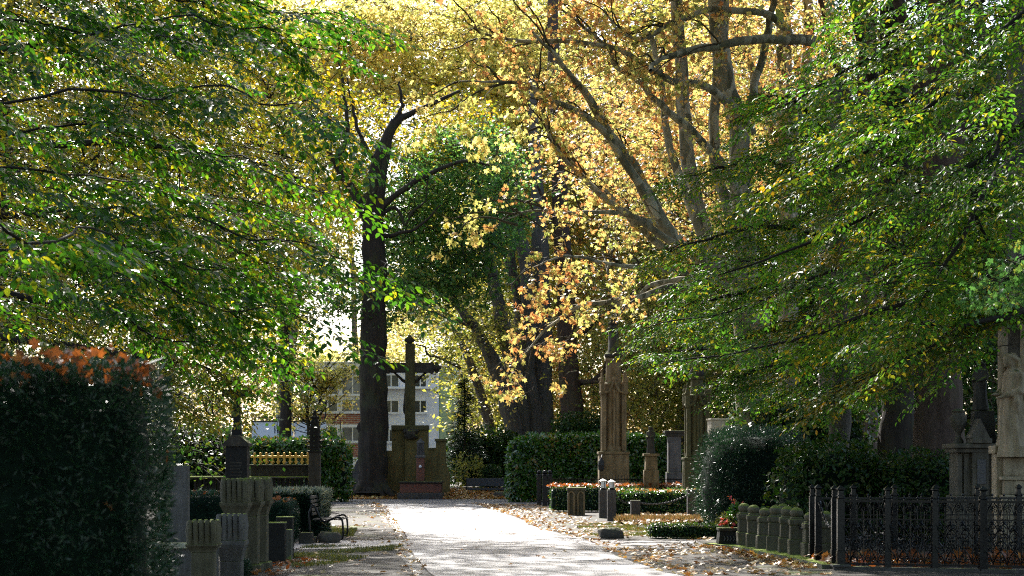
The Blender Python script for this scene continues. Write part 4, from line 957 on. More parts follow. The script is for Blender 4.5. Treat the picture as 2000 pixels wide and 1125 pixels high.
# stone pier with blind arches
D = 54.5
t = thing('arched_pier', 'low stone grave pier with blind arches by the right verge', 'grave pier', (X(1125), D, 0))
b = MB(); b.box(X(1109), X(1142), D - .25, D + .25, -.02, Z(958), .02); b.build('core', M['sand_moss'], t)
b = MB(); b.box(X(1107), X(1144), D - .3, D + .3, Z(958), Z(952), .02); b.build('cap', M['sand_moss'], t)
b = MB()
for px in (1110, 1121, 1128, 1140): b.box(X(px) - .03, X(px) + .03, D - .31, D - .252, -.02, Z(967), .008)
for px in (1115.5, 1134):
    b.tube([(X(px) - .10, D - .28, Z(967)), (X(px) - .06, D - .28, Z(962)), (X(px), D - .28, Z(959.5)), (X(px) + .06, D - .28, Z(962)), (X(px) + .10, D - .28, Z(967))], .028, 6)
b.build('arch_trim', M['sand'], t)
# two bollards with lanterns
def lantern_post(lab, px, d, ytop):
    x = gx(px, d); w = .125; t = thing('lantern_post', lab, 'lantern post', (x, d, 0), 'grey posts with white grave lanterns'); zt = zz(957, d)
    b = MB(); b.box(x - w, x + w, d - w, d + w, -.02, zt, .015); b.build('post', M['granite'], t)
    b = MB(); b.lathe(x, d, [(.11, zt), (.11, zt + .03), (.075, zt + .045), (.075, zt + .06)], 12); b.build('lantern_foot', M['iron'], t)
    z1 = zz(ytop + 5, d)
    b = MB(); b.lathe(x, d, [(.08, zt + .06), (.085, zt + .08), (.085, z1)], 14); b.build('lantern_glass', M['lantern_glass'], t, auto=40)
    b = MB()
    for i in range(4):
        a = i * math.pi / 2 + .5; b.tube([(x + .09 * math.cos(a), d + .09 * math.sin(a), zt + .06), (x + .09 * math.cos(a), d + .09 * math.sin(a), z1)], .009, 5)
    b.build('lantern_bar', M['iron'], t)
    b = MB(); b.lathe(x, d, [(.115, z1), (.12, z1 + .015), (.05, z1 + .06), (.02, z1 + .075)], 14); b.build('lantern_lid', M['lantern_glass'], t, auto=40)
lantern_post('square grey post with white lantern, nearer the low arched pier', 1178, 51.5, 935)
lantern_post('square grey post with white lantern, in front and nearer the boulder', 1194.5, 48.8, 937)
# chain posts + chain
for px, py0, d, lab in ((1241, 977, 47.5, 'short square stone chain post in the middle of the leaf bed'), (1351, 956, 50.5, 'taller square stone chain post beside the yew bush')):
    x = gx(px, d); t = thing('chain_post', lab, 'post', (x, d, 0), 'low stone chain posts'); h = (px == 1241 and 9 or 9) * d / F
    b = MB(); b.box(x - h, x + h, d - h, d + h, -.02, zz(py0 + 3, d), .015); b.build('post', M['granite'], t)
    b = MB(); b.box(x - h * 1.06, x + h * 1.06, d - h * 1.06, d + h * 1.06, zz(py0 + 3, d), zz(py0, d), .012); b.build('cap', M['granite'], t)
def chain(b, p, q, sag, link=.07, r=.012):
    p, q = Vector(p), Vector(q); n = int((q - p).length * 1.08 / link)
    for i in range(n):
        u = (i + .5) / n; c = p.lerp(q, u) - Vector((0, 0, sag * 4 * u * (1 - u))); v = p.lerp(q, u + .01) - Vector((0, 0, sag * 4 * (u + .01) * (1 - u - .01))) - c; v.normalize()
        s = v.orthogonal().normalized() if i % 2 else v.cross(v.orthogonal()).normalized()
        b.tube([c + v * (link * .62) * math.cos(a) + s * (link * .34) * math.sin(a) for a in [k_ * math.pi / 4 for k_ in range(9)]], r, 5)
t = thing('chain', 'sagging dark iron chain hung from the lantern posts to the chain post', 'chain', (gx(1280, 50), 50, .4))
b = MB(); chain(b, (gx(1200, 48.8), 48.8, .78), (gx(1241, 48), 48.5, .56), .12); chain(b, (gx(1243, 48), 48.5, .56), (gx(1347, 50.2), 50.2, .75), .16); b.build('links', M['iron'], t)
# flower trough with begonias
D = 33.6
t = thing('stone_trough', 'dark stone flower trough with worn carving at the end of the bollard row', 'planter', (X(1430), D, 0))
b = MB(); b.prism([(X(1400), -.02), (X(1452), -.02), (X(1456), Z(1036)), (X(1404), Z(1036))], D - .2, D + .25); b.build('trough', M['black_stone'], t)
b = MB(); b.box(X(1402), X(1458), D - .23, D + .28, Z(1036), Z(1031), .015); b.build('rim', M['dark_stone'], t)
b = MB()
for i in range(7): b.tube([(X(1412 + i * 6), D - .21, Z(1046)), (X(1414 + i * 6), D - .21, Z(1052)), (X(1411 + i * 6), D - .21, Z(1056))], .012, 5)
b.build('worn_carving', M['granite'], t)
def plant(name, label, c, R, n, ls, leafm, npet, seed, cat='plant', flowers=True, group=None):
    t = thing(name, label, cat, c, group); r = np.random.default_rng(seed)
    Dv = unit(r.normal(0, 1, (n, 3))); Dv[:, 2] = np.abs(Dv[:, 2]) * 1.1 - .15; Q = np.array(c) + Dv * np.array(R) * r.uniform(.35, 1.05, (n, 1))
    leaves('foliage', Q, Dv + r.normal(0, .6, (n, 3)), Dv * .3 + r.normal(0, .5, (n, 3)) + np.array([0, 0, .8]), ls * r.uniform(.6, 1.2, n), 'beech', leafm, t)
    b = MB()
    for i in range(9):
        q = np.array(c) + unit(r.normal(0, 1, (1, 3)))[0] * np.array(R) * [.6, .6, .3] + [0, 0, R[2] * .5]; b.tube([tuple(np.array(c) - [0, 0, R[2] * .25]), tuple(q)], .008, 4)
    b.build('stems', M['twig'], t)
    if flowers:
        for j, f in enumerate(flowers):
            p = []; 
            for k_ in range(12): p.append(np.array(f) + r.normal(0, .012, 3))
            leaves('flower', np.array(p), r.normal(0, 1, (12, 3)) + [0, -.6, .3], r.normal(0, 1, (12, 3)), np.full(12, npet), 'beech', M['petal'], t)
    return t
plant('flowering_plant', 'bushy begonia with white-edged leaves and pink flower in the trough', (X(1442), D, Z(1008)), (.22, .18, .26), 420, .075, M['laurel'], .06, 4, flowers=[tuple(W(1427, 974, D - .2)), tuple(W(1434, 981, D - .2)), tuple(W(1450, 985, D - .2))])
plant('flowering_plant', 'low trailing plant with orange blooms at the trough\'s left end', (X(1416), D, Z(1022)), (.20, .18, .20), 300, .06, M['grassblade'], .075, 5, flowers=[tuple(W(1411, 1017, D - .22)), tuple(W(1418, 1022, D - .22)), tuple(W(1408, 1024, D - .22)), tuple(W(1432, 1027, D - .24))])

# ball topped stone bollards on a mossy kerb
def bollard_proto():
    t = thing('stone_bollard', 'x', 'bollard', (0, 0, 0), 'ball topped stone bollards round one grave')
    b = MB(); b.box(-.15, .15, -.15, .15, -.02, .26, .02); b.build('plinth', M['sand_moss'], t)
    b = MB(); b.box(-.125, .125, -.125, .125, .26, .50, .02, .93, 0, .93); b.box(-.135, .135, -.135, .135, .50, .60, .025); b.box(-.10, .10, -.10, .10, .60, .63, .01); b.build('shaft', M['sand_moss'], t)
    b = MB(); b.lathe(0, 0, [(.06, .62), (.07, .645)], 12); b.ball((0, 0, .705), .105, 1.08, 1.08, .85, 16); b.build('ball', M['sand_moss'], t, True)
    return t
BP = [(1455, 33.0), (1473, 32.4), (1492, 31.7), (1513, 31.0), (1537, 30.3), (1557, 29.6), (1584, 28.9), (1612, 28.2), (1531, 33.6)]
LB = ['mossy ball topped bollard right beside the flower trough', 'mossy ball topped bollard, second along from the flower trough', 'mossy ball topped bollard, third along from the flower trough', 'mossy ball topped bollard, fourth along from the flower trough', 'mossy ball topped bollard standing in front of the single rear bollard', 'broad ball topped bollard, third before the iron fence posts', 'ball topped bollard just left of the iron fence\'s corner posts', 'ball topped bollard seen between the iron fence\'s post pairs', 'ball topped bollard standing behind the row, higher in view']
p0 = bollard_proto()
for i, ((px, d), lab) in enumerate(zip(BP, LB)):
    loc = (gx(px, d), d, .06)
    if i == 0: p0.location = loc; p0['_loc'] = list(loc); p0['label'] = lab; o = p0
    else: o = dup(p0, loc, lab)
    o.rotation_euler = (rnd.uniform(-.03, .03), rnd.uniform(-.03, .03), rnd.uniform(-.16, .16)); s = rnd.uniform(.97, 1.05); o.scale = (s, s, s * rnd.uniform(.98, 1.03))
t = thing('grave_kerb', 'green mossy stone kerb under the ball topped bollards', 'kerb', (gx(1530, 30), 30, 0))
kp = [(gx(1398, 33.8), 33.8), (gx(1455, 32.7), 32.7), (gx(1520, 30.3), 30.3), (gx(1590, 28.1), 28.1), (gx(1632, 26.7), 26.7)]
b = MB()
for (xa, ya), (xb, yb) in zip(kp, kp[1:]):
    b.prism([(xa - .22, ya), (xb - .22, yb - .01), (xb + .22, yb - .01), (xa + .22, ya)], -.02, .07, 'z')
b.rough(.008, 4); b.build('kerb_stone', M['kerb_moss'], t)
b = MB(); chain(b, (gx(1560, 29.5), 29.5, .56), (gx(1584, 28.9), 28.9, .56), .04); chain(b, (gx(1540, 30.3), 30.3, .56), (gx(1557, 29.6), 29.6, .56), .03); b.build('chain', M['iron'], t)

# ------------------------------------------------------------------ iron grave fence
t = thing('iron_fence', 'black cast iron gothic grave fence with scrollwork and capped posts', 'fence', (6.5, 26.6, 0))
FZ, RZ = 1.28, 1.085
def fpost(x, y, w=.045, shaft=True):
    b = MB(); b.box(x - w, x + w, y - w, y + w, .02, RZ + .02, .008)
    b.box(x - w * 1.15, x + w * 1.15, y - w * 1.15, y + w * 1.15, .02, .30, .01)
    b.box(x - w * .72, x + w * .72, y - w * .72, y + w * .72, RZ + .02, FZ - .05, .008); b.box(x - w * .95, x + w * .95, y - w * .95, y + w * .95, RZ + .06, RZ + .075)
    b.lathe(x, y, [(w * .8, FZ - .05), (w * 1.1, FZ - .035), (w * 1.1, FZ - .02), (w * .15, FZ + .025), (.004, FZ + .03)], sq=True); b.build('post', M['iron'], t)
def fpanel(x0, y0, x1, y1):
    b = MB(); d = Vector((x1 - x0, y1 - y0, 0)); Ln = d.length; d.normalize()
    def p(u, z, o=0): return (x0 + d.x * u - d.y * o, y0 + d.y * u + d.x * o, z)
    n = 6; s = (Ln - .1) / n
    for i in range(n + 1):
        u = .05 + i * s; b.tube([p(u, .10), p(u, .92 if i % 2 else 1.0)], .0085, 5)
        b.ball(p(u, .52), .018, seg=6)
        if i % 2 == 0: b.tube([p(u, 1.08), p(u, 1.16)], [.012, .002], 5); b.ball(p(u, 1.12), .02, seg=6)
    for i in range(0, n, 2):
        u0, u1 = .05 + i * s, .05 + (i + 2) * s; um = (u0 + u1) / 2
        for q, (a, c) in enumerate(((u0, um), (u1, um))):
            b.tube([p(a, .86), p(a + (c - a) * .3, .96), p(a + (c - a) * .7, 1.03), p(c, 1.07)], .0085, 5)
        b.torus((0, 0, 0), .0001, .0001, 'y', 3, 3) if False else None
        # trefoil
        for an in (90, 210, 330):
            cx_, cz_ = um + .035 * math.cos(math.radians(an)), .95 + .035 * math.sin(math.radians(an))
            b.tube([p(cx_ + .022 * math.cos(k_ * math.pi / 3), cz_ + .022 * math.sin(k_ * math.pi / 3)) for k_ in range(7)], .006, 4)
    def scroll(u, z, sx, sz, r0=.085, turns=1.35, o=-.02, th=.008):
        pts = []
        for k_ in range(22):
            f = k_ / 21; r = r0 * (1 - .85 * f); a = f * turns * 2 * math.pi
            pts.append(p(u + sx * r * math.cos(a), z + sz * r * math.sin(a), o - .01 * math.sin(f * 3)))
        b.tube(pts, [th * (1.1 - .5 * k_ / 21) for k_ in range(22)], 5); b.ball(pts[-1], .015, seg=6)
    for i in range(3):
        um = .05 + (i * 2 + 1) * s
        for sx in (-1, 1):
            scroll(um + sx * .075, .40, sx, 1); scroll(um + sx * .075, .66, -sx, 1, .06); scroll(um + sx * .06, .20, sx, -1, .06)
            b.tube([p(um, .12, -.02), p(um + sx * .05, .26, -.045), p(um + sx * .13, .36, -.05), p(um + sx * .17, .47, -.03)], [.007, .011, .008, .003], 5)
            b.tube([p(um, .50, -.02), p(um + sx * .05, .60, -.04), p(um + sx * .10, .66, -.045), p(um + sx * .13, .73, -.03)], [.007, .011, .008, .003], 5)
    b.build('scroll_panel', M['iron'], t)
    for z0, z1, w in ((RZ - .035, RZ, .05), (.78, .80, .012), (.08, .11, .02)):
        b = MB(); b.prism([p(.05, 0, -w)[:2], p(Ln - .05, 0, -w)[:2], p(Ln - .05, 0, w)[:2], p(.05, 0, w)[:2]], z0, z1, 'z'); b.build('rail', M['iron'], t)
fx0, fd = gx(1642, 26.5), 26.5
FX = [(fx0 + .675 * i, fd - .22 * i) for i in range(7)]
for i, (x, y) in enumerate(FX): fpost(x, y, .056 if i in (0, 3) else .044)
for a, c in zip(FX, FX[1:]): fpanel(*a, *c)
BX = [gx(1586, 28.5) + .69 * i for i in range(8)]
for x in BX: fpost(x, 28.5)
for a, c in zip(BX, BX[1:]): fpanel(a, 28.5, c, 28.5)
fpost(gx(1630, 26.95), 26.95, .05); fpost(gx(1598, 27.9), 27.9, .05)
b = MB(); chain(b, (gx(1600, 27.8), 27.8, 1.03), (gx(1615, 27.4), 27.3, .66), .05, .06, .010); chain(b, (gx(1615, 27.4), 27.3, .66), (gx(1630, 27), 27.0, .72), .04, .06, .010); b.build('chain', M['iron'], t)
b = MB(); b.box(gx(1590, 28.2), gx(1590, 28.2) + .18, 26.95, 28.6, -.02, .05, .01); b.build('threshold', M['granite'], t)
b = MB(); b.prism([(fx0 - .1, fd - .06), (fx0 + 4.6, fd - 1.56), (fx0 + 4.6, fd - 1.38), (fx0 - .1, fd + .12)], -.02, .05, 'z'); b.box(fx0 - .15, fx0 + .13, fd - .16, fd + .0925, .0505, .085, .01); b.build('plinth', M['granite'], t)

# ------------------------------------------------------------------ mausoleum with statue and side tomb
D = 29.6
t = thing('canopy_tomb', 'pale stone canopy tomb with columns sheltering a veiled statue', 'tomb', (X(1990), D, 0))
x0 = X(1918); 
b = MB(); b.box(X(1955), X(2100), D - .1, D + .5, -.02, Z(966), .02); b.box(X(1960), X(2100), D - .05, D + .47, Z(966), Z(938), .02); b.box(X(1954), X(2100), D - .09, D + .5, Z(938), Z(930), .02); b.box(X(1962), X(2095), D - .02, D + .45, Z(930), Z(893), .03); b.build('pedestal', M['pale_dark'], t)
b = MB(); b.box(X(1945), X(1972), D + .08, D + .48, Z(886), Z(870), .02); b.box(X(1950), X(1968), D + .1, D + .44, -.02, Z(886), .02); b.box(X(1984), X(2040), D - .25, D + .1, Z(893), Z(872), .02); b.build('ledge', M['pale_dark'], t)
def column(px, d, y0, y1, r):
    x = gx(px, d); z0, z1 = zz(y0, d), zz(y1, d); b = MB()
    b.lathe(x, d, [(r * 1.4, z0), (r * 1.4, z0 + .04), (r * 1.2, z0 + .07), (r * 1.25, z0 + .1), (r, z0 + .14), (r * .94, z1)], 16); c = b.build('column', M['pale_dark'], t, auto=50)
    b = MB(); b.lathe(x, d, [(r * .95, z1), (r * 1.05, z1 + .02), (r * 1.0, z1 + .05), (r * 1.35, z1 + .16), (r * 1.7, z1 + .22)], 16); b.box(x - r * 1.8, x + r * 1.8, d - r * 1.8, d + r * 1.8, z1 + .22, z1 + .28, .01)
    for i in range(8):
        a = i * math.pi / 4; b.torus((x + math.cos(a) * r * 1.45, d + math.sin(a) * r * 1.45, z1 + .17), .035, .016, 'y', 10, 5)
        b.tube([(x + math.cos(a) * r * .98, d + math.sin(a) * r * .98, z1 + .02), (x + math.cos(a) * r * 1.25, d + math.sin(a) * r * 1.25, z1 + .1), (x + math.cos(a) * r * 1.4, d + math.sin(a) * r * 1.4, z1 + .09)], [.03, .03, .01], 6)
    b.build('capital', M['pale_dark'], c)
column(1959, D + .28, 870, 642, .088); column(2002, D - .08, 872, 642, .085); column(2075, D, 872, 642, .092)
b = MB(); b.box(X(1936), X(2100), D - .18, D + 1.3, Z(611), Z(601), .02); b.box(X(1931), X(2100), D - .23, D + 1.35, Z(601), Z(593), .02); b.build('entablature', M['pale_dark'], t)
b = MB()
pts = []
for k_ in range(9): a = math.pi * .5 * k_ / 8; pts.append((X(1945) + (X(2010) - X(1945)) * (1 - math.cos(a)), Z(593) + (Z(495) - Z(593)) * math.sin(a) ** 1.1))
for (xa, za), (xb, zb) in zip(pts, pts[1:]):
    b.prism([(xa, za), (xb, zb), (xb + .09, zb - .03), (xa + .12, za)], D - .2, D + .05)
b.box(X(1936), X(1975), D - .22, D + .1, Z(593), Z(560), .02); b.prism([(X(1932), Z(560)), (X(1978), Z(560)), (X(1955), Z(535))], D - .24, D + .12)
b.build('arched_gable', M['pale_dark'], t)
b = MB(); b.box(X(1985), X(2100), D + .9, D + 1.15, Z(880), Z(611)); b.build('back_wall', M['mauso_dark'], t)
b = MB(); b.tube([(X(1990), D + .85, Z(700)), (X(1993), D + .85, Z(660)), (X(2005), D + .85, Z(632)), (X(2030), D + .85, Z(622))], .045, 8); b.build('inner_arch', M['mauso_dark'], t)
st = thing('veiled_statue', 'pale stone statue of a veiled woman standing under the tomb canopy', 'statue', (X(1979), D + .05, Z(893)))
robed('figure', M['pale_dark'], X(1980), D + .05, Z(893), Z(688) - Z(893), st, math.radians(-160), seed=1, vox=.009)
D = 33.0
t = thing('gabled_tomb', 'darker carved stone tomb with small pediment left of the canopy tomb', 'tomb', (X(1905), D, 0))
b = MB(); b.box(X(1868), X(1952), D, D + .8, -.02, Z(968), .02); b.box(X(1873), X(1950), D + .08, D + .75, Z(968), Z(884), .02); b.build('body', M['mauso_dark'], t)
b = MB()
for px in (1876, 1888, 1896, 1944): b.box(X(px) - .045, X(px) + .045, D + .03, D + .079, Z(968), Z(886), .01)
b.build('pilaster', M['mauso_dark'], t)
b = MB(); b.box(X(1866), X(1952), D - .06, D + .85, Z(884), Z(876), .02); b.box(X(1862), X(1955), D - .12, D + .9, Z(876), Z(866), .03); b.build('cornice', M['mauso_dark'], t)
b = MB(); b.box(X(1898), X(1930), D - .05, D + .02, Z(968), Z(880), .02); b.box(X(1894), X(1934), D - .16, D + .3, Z(866), Z(856), .02); b.prism([(X(1892), Z(856)), (X(1930), Z(856)), (X(1911), Z(818))], D - .14, D + .3); b.build('pediment', M['mauso_dark'], t)
b = MB(); b.box(X(1907), X(1924), D - .075, D - .0505, Z(945), Z(897), .006); b.build('marble_plaque', M['grey_stone'], t)
b = MB(); b.lathe(X(1881), D + .35, [(.10, Z(866)), (.10, Z(860)), (.05, Z(852)), (.06, Z(846)), (.15, Z(830)), (.17, Z(815)), (.12, Z(806)), (.14, Z(802)), (.05, Z(797))], 16); b.build('urn', M['mauso_dark'], t, auto=45)
b = MB(); b.box(X(1912), X(1958), D + .4, D + .75, Z(866), Z(800), .03, .85); b.build('crest_block', M['dark_stone'], t)
robed('carved_crest', M['dark_stone'], X(1930), D + .55, Z(800), Z(700) - Z(800), t, math.radians(-140), seed=6, vox=.015)
D = 46
t = thing('bust_statue', 'small stone bust peeping over the dark bushes', 'statue', (X(1645), D, 0))
b = MB(); b.box(X(1630), X(1660), D - .2, D + .2, -.02, Z(866), .02); b.build('pedestal', M['sand'], t)
robed('bust', M['sand'], X(1645), D, Z(900), Z(815) - Z(900), t, math.radians(-100), arm=False, seed=4, vox=.02)

# ------------------------------------------------------------------ fallen leaves and low growth (nobody could count them)
def scatter(name, pts, size, shape, mat, tilt=.25, seed=1, zoff=.012, label=None):
    r = np.random.default_rng(seed); n = len(pts); P = np.array(pts, float); P[:, 2] += zoff + r.random(n) * .015
    a = r.uniform(0, 2 * math.pi, n); A = np.stack([np.cos(a), np.sin(a), r.normal(0, tilt * .6, n)], 1); NN = np.stack([r.normal(0, tilt, n), r.normal(0, tilt, n), np.ones(n)], 1)
    o = leaves(name, P, A, NN, r.uniform(size * .65, size * 1.2, n), shape, mat); tag(o, kind='stuff'); return o
def poly_px(poly, n, r=rnd, jz=0):
    return [tuple(G(*pick(poly, r))) for _ in range(n)]
# uniform over image rows would crowd the distance: sample in plan instead
def poly_plan(poly, n, r=rnd, dens=None):
    out = []; Q = [tuple(G(*p)[:2]) for p in poly]
    while len(out) < n:
        x, y = pick(Q, r)
        if dens is None or r.random() < dens(x, y): out.append((x, y, ground_z(y)))
    return out
rv = [(1330, 1124), (1260, 1098), (1190, 1074), (1340, 1062), (1400, 1066), (1500, 1094), (1640, 1124)]
nz = lambda sc, th=.5, sd=0: (lambda x, y: max(.06, min(1, .5 + 1.8 * mnoise.noise(Vector((x * sc, y * sc, sd))) + .25)))
scatter('fallen_leaves', poly_plan(rv, 480, dens=nz(.8)), .13, 'curl', M['fallen_pale'], .3, 1)
rv2 = [(1120, 1050), (1000, 1006), (940, 986), (1050, 986), (1100, 1004), (1230, 1030), (1390, 1040), (1390, 1060), (1150, 1048)]
scatter('fallen_leaves', poly_plan(rv2, 1050, dens=nz(.5, sd=3)), .14, 'curl', M['fallen_pale'], .35, 2)
lv = [(560, 1124), (575, 1075), (610, 1050), (690, 1000), (700, 978), (757, 985), (790, 1046), (802, 1080), (838, 1124)]
scatter('fallen_leaves', poly_plan(lv, 230, dens=nz(.6, sd=5)), .13, 'curl', M['fallen_pale'], .3, 3)
scatter('fallen_leaves', poly_plan([(845, 1124), (800, 1050), (760, 985), (935, 985), (1050, 1030), (1150, 1070), (1260, 1124)], 85), .11, 'curl', M['fallen'], .25, 4)
scatter('fallen_leaves', [(rnd.uniform(-8.5, 1.2), y, ground_z(y)) for y in [rnd.uniform(78.3, 83.8) for _ in range(3600)]], .20, 'curl', M['fallen'], .45, 5)
bed = [(1215, 1030), (1235, 1000), (1300, 990), (1395, 992), (1398, 1024), (1262, 1030)]
_kl = []
for (xa, ya), (xb, yb) in zip(kp, kp[1:]):
    for _ in range(75): u = rnd.random(); _kl.append((xa + (xb - xa) * u - .25 - abs(rnd.gauss(0, .28)), ya + (yb - ya) * u, 0))
scatter('fallen_leaves', _kl, .12, 'curl', M['fallen'], .5, 21)
scatter('fallen_leaves', [(p_[0] + abs(rnd.gauss(0, .3)), p_[1] + rnd.uniform(-.6, .6), 0) for p_ in wob(Rgt[2:], .2, 5) for _ in range(9)], .12, 'curl', M['fallen'], .5, 22)
scatter('fallen_leaves', [(p_[0] - abs(rnd.gauss(0, .25)), p_[1] + rnd.uniform(-.6, .6), 0) for p_ in wob(Lft[2:], .05, 1) for _ in range(4)], .11, 'curl', M['fallen'], .5, 23)
scatter('fallen_leaves', poly_plan(bed, 2200), .15, 'curl', M['fallen_pale'], .6, 6, .10)
scatter('fallen_leaves', [(rnd.uniform(1.3, 6.1), rnd.uniform(57.7, 58.9), .88) for _ in range(650)], .17, 'curl', M['fallen_orange'], .6, 7)
scatter('fallen_leaves', [(rnd.uniform(2.95, 6.3), rnd.uniform(52.2, 53.1), .80) for _ in range(120)], .15, 'curl', M['fallen'], .6, 8)
def hedge_front(u, z, o=0.0):        # a point on the front face of the turned foreground hedge
    c, sn = math.cos(.2), math.sin(.2); return (-3.115 + u * c + (.925 + o) * sn, 8.075 + u * sn - (.925 + o) * c, z)
scatter('fallen_leaves', [hedge_front(u_, 1.98 + .16 * rnd.random() ** .8 - (.05 if u_ > 1.25 else 0), rnd.uniform(-.12, .05) - (.1 if u_ > 1.2 else 0)) for u_ in [rnd.uniform(-1.4, 1.42) for _ in range(480)]], .056, 'curl', M['fallen_orange'], 1.6, 9)
scatter('fallen_leaves', [hedge_front(rnd.uniform(-1.3, 1.2), rnd.uniform(1.3, 1.95), .03) for _ in range(12)] + [hedge_front(1.45, 1.68, -.1), hedge_front(1.15, 2.03, .02)], .075, 'curl', M['fallen_orange'], 1.6, 10)
scatter('fallen_leaves', [(rnd.uniform(4.9, 10.2), rnd.uniform(26.7, 28.3), .02 + rnd.random() * .12) for _ in range(420)], .19, 'curl', M['fallen_orange'], 1.2, 11)
scatter('fallen_leaves', [(rnd.uniform(-5.5, -4.35), rnd.uniform(38.3, 40), .99) for _ in range(60)] + [(rnd.uniform(-5.3, -4.55), rnd.uniform(34.7, 35.9), .87) for _ in range(50)] + [(rnd.uniform(-7.9, -5.5), rnd.uniform(38, 39.5), .95) for _ in range(60)], .12, 'curl', M['fallen_orange'], .8, 12)
scatter('fallen_leaves', [(rnd.uniform(-4.2, -3.3), rnd.uniform(25.0, 29.5), .0) for _ in range(120)], .13, 'curl', M['fallen_orange'], .6, 13)
scatter('fallen_leaves', [(rnd.uniform(-11, -7.1), rnd.uniform(72, 74.3), 2.62) for _ in range(70)], .22, 'curl', M['fallen'], .6, 14)
def blades(name, pts, h, mat, seed):
    r = np.random.default_rng(seed); n = len(pts); P = np.array(pts, float)
    A = np.stack([r.normal(0, .45, n), r.normal(0, .45, n), np.ones(n)], 1)
    o = leaves(name, P, A, r.normal(0, 1, (n, 3)), h * r.uniform(.5, 1.3, n), 'needle', mat); tag(o, kind='stuff'); return o
gp = lambda x, y: .0 if mnoise.noise(Vector((x * .7, y * .7, 2))) < -.05 else 1.0
blades('grass', poly_plan([(570, 1110), (575, 1075), (600, 1067), (790, 1067), (740, 1085), (640, 1105)], 6000, dens=gp), .06, M['grassblade'], 1)
blades('grass', poly_plan([(620, 1052), (640, 1030), (700, 1030), (690, 1048)], 3500, dens=gp), .06, M['grassblade'], 2)
blades('grass', poly_plan([(1150, 1046), (1120, 1025), (1210, 1020), (1260, 1034), (1390, 1044), (1380, 1054), (1230, 1050)], 9000, dens=gp), .06, M['grassblade'], 3)
blades('ground_cover', poly_plan(bed, 5000), .13, M['grassblade'], 5)
blades('ground_cover', [(rnd.uniform(2.9, 5.6), rnd.uniform(46, 47.4), 0) for _ in range(6000)], .22, M['drygrass'], 6)
# ------------------------------------------------------------------ trees
def P3(d, *pts): return [(x, y, d) if True else 0 for x, y in pts]

# near left hornbeam: glossy dark sprays reaching over the verge
T = Tree('hornbeam_tree', 'dark glossy green hornbeam whose branches sweep in from the left edge', (-8.6, 18.2, 0), M['bark_grey'], M['twig'], 41)
T.limb([(-8.6, 18.2, 0), (-8.5, 18.2, 3), (-8.4, 18.1, 7), (-8.2, 18, 11)], .26, .10, 26, .04, 12, .2, px=False)
LL = [[(-560, 420, 18.2), (-250, 380, 18.2), (80, 402, 17.6), (300, 425, 16.9), (520, 465, 16.2), (760, 535, 16.2)],
      [(-560, 260, 18.2), (-250, 215, 18.2), (100, 182, 17.6), (350, 176, 16.9), (560, 190, 16.2), (690, 255, 16.2)],
      [(-560, 330, 18.2), (-250, 270, 18.2), (150, 268, 18.9), (400, 290, 18.9), (630, 380, 18.2)],
      [(-560, 100, 18.2), (-250, 30, 18.2), (100, 50, 18.9), (400, 55, 17.6), (650, 95, 17.6)],
      [(-560, 520, 18.2), (-250, 490, 18.2), (100, 510, 16.9), (350, 560, 16.2), (610, 640, 16.9)],
      [(-560, 560, 18.2), (-250, 560, 18.2), (100, 600, 18.9), (330, 640, 18.9), (500, 690, 19.6)],
      [(-560, 0, 18.2), (-200, -80, 18.9), (200, -40, 18.9), (480, 0, 18.9), (690, 30, 18.9)],
      [(-560, 480, 18.2), (-300, 450, 16.9), (0, 440, 11.5), (220, 470, 14.9), (430, 520, 14.9)],
      [(-560, 380, 18.2), (-300, 340, 20.2), (0, 330, 16), (300, 350, 21.6), (600, 420, 21.6)]]
for i, l in enumerate(LL):
    p = T.limb(l, .022, .005, 30, .2, 7, .1, main=False)
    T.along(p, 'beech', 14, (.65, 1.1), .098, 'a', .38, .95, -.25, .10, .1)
def shade_clumps(T, x0, x1, y0, y1, n, key, ls=.30, hh=7.0, keep=None):  # unseen leaf clumps added above the view to block sky and sun
    for q in range(n):
        x, y = T.r.uniform(x0, x1), T.r.uniform(y0, y1); z = max(6.5, 1.65 + .2716 * y + 2.2) + T.r.random() ** 1.5 * hh
        if keep and not keep(x, y, z): continue
        T.place('clump', np.array([x, y, z]), (T.r.gauss(0, 1), T.r.gauss(0, 1), 0), T.r.uniform(1.6, 2.8), ls, key)
polyA = [(-30, 0), (610, 10), (560, 110), (500, 150), (560, 240), (480, 320), (530, 380), (470, 430), (640, 470), (710, 530), (620, 550), (500, 560), (510, 610), (430, 630), (450, 670), (360, 650), (330, 650), (200, 660), (-30, 680)]
T.fill(polyA, (15.5, 21), 68, 'beech', (.65, 1.15), .098, 'a', (1, .1, -.22), .3)
T.fill([(-30, -60), (450, -60), (420, 60), (-30, 130)], (17, 22), 18, 'beech', (.75, 1.2), .115, 'a', (1, .1, -.2), .3)
shade_clumps(T, -15, -1, -20, 9, 460, 'u')
shade_clumps(T, -14, -4.6, 18, 27, 110, 'u')
T.limb([(-8.2, 18, 11), (-5, 13, 11), (-1, 8, 11), (2, 3, 11)], .09, .02, 20, .2, 7, .1, px=False, main=False)
T.done({'a': ('beech', M['leaf_near']), 'u': ('quad', M['leaf_near'])})  # last crown holds only the added out-of-view shade clumps

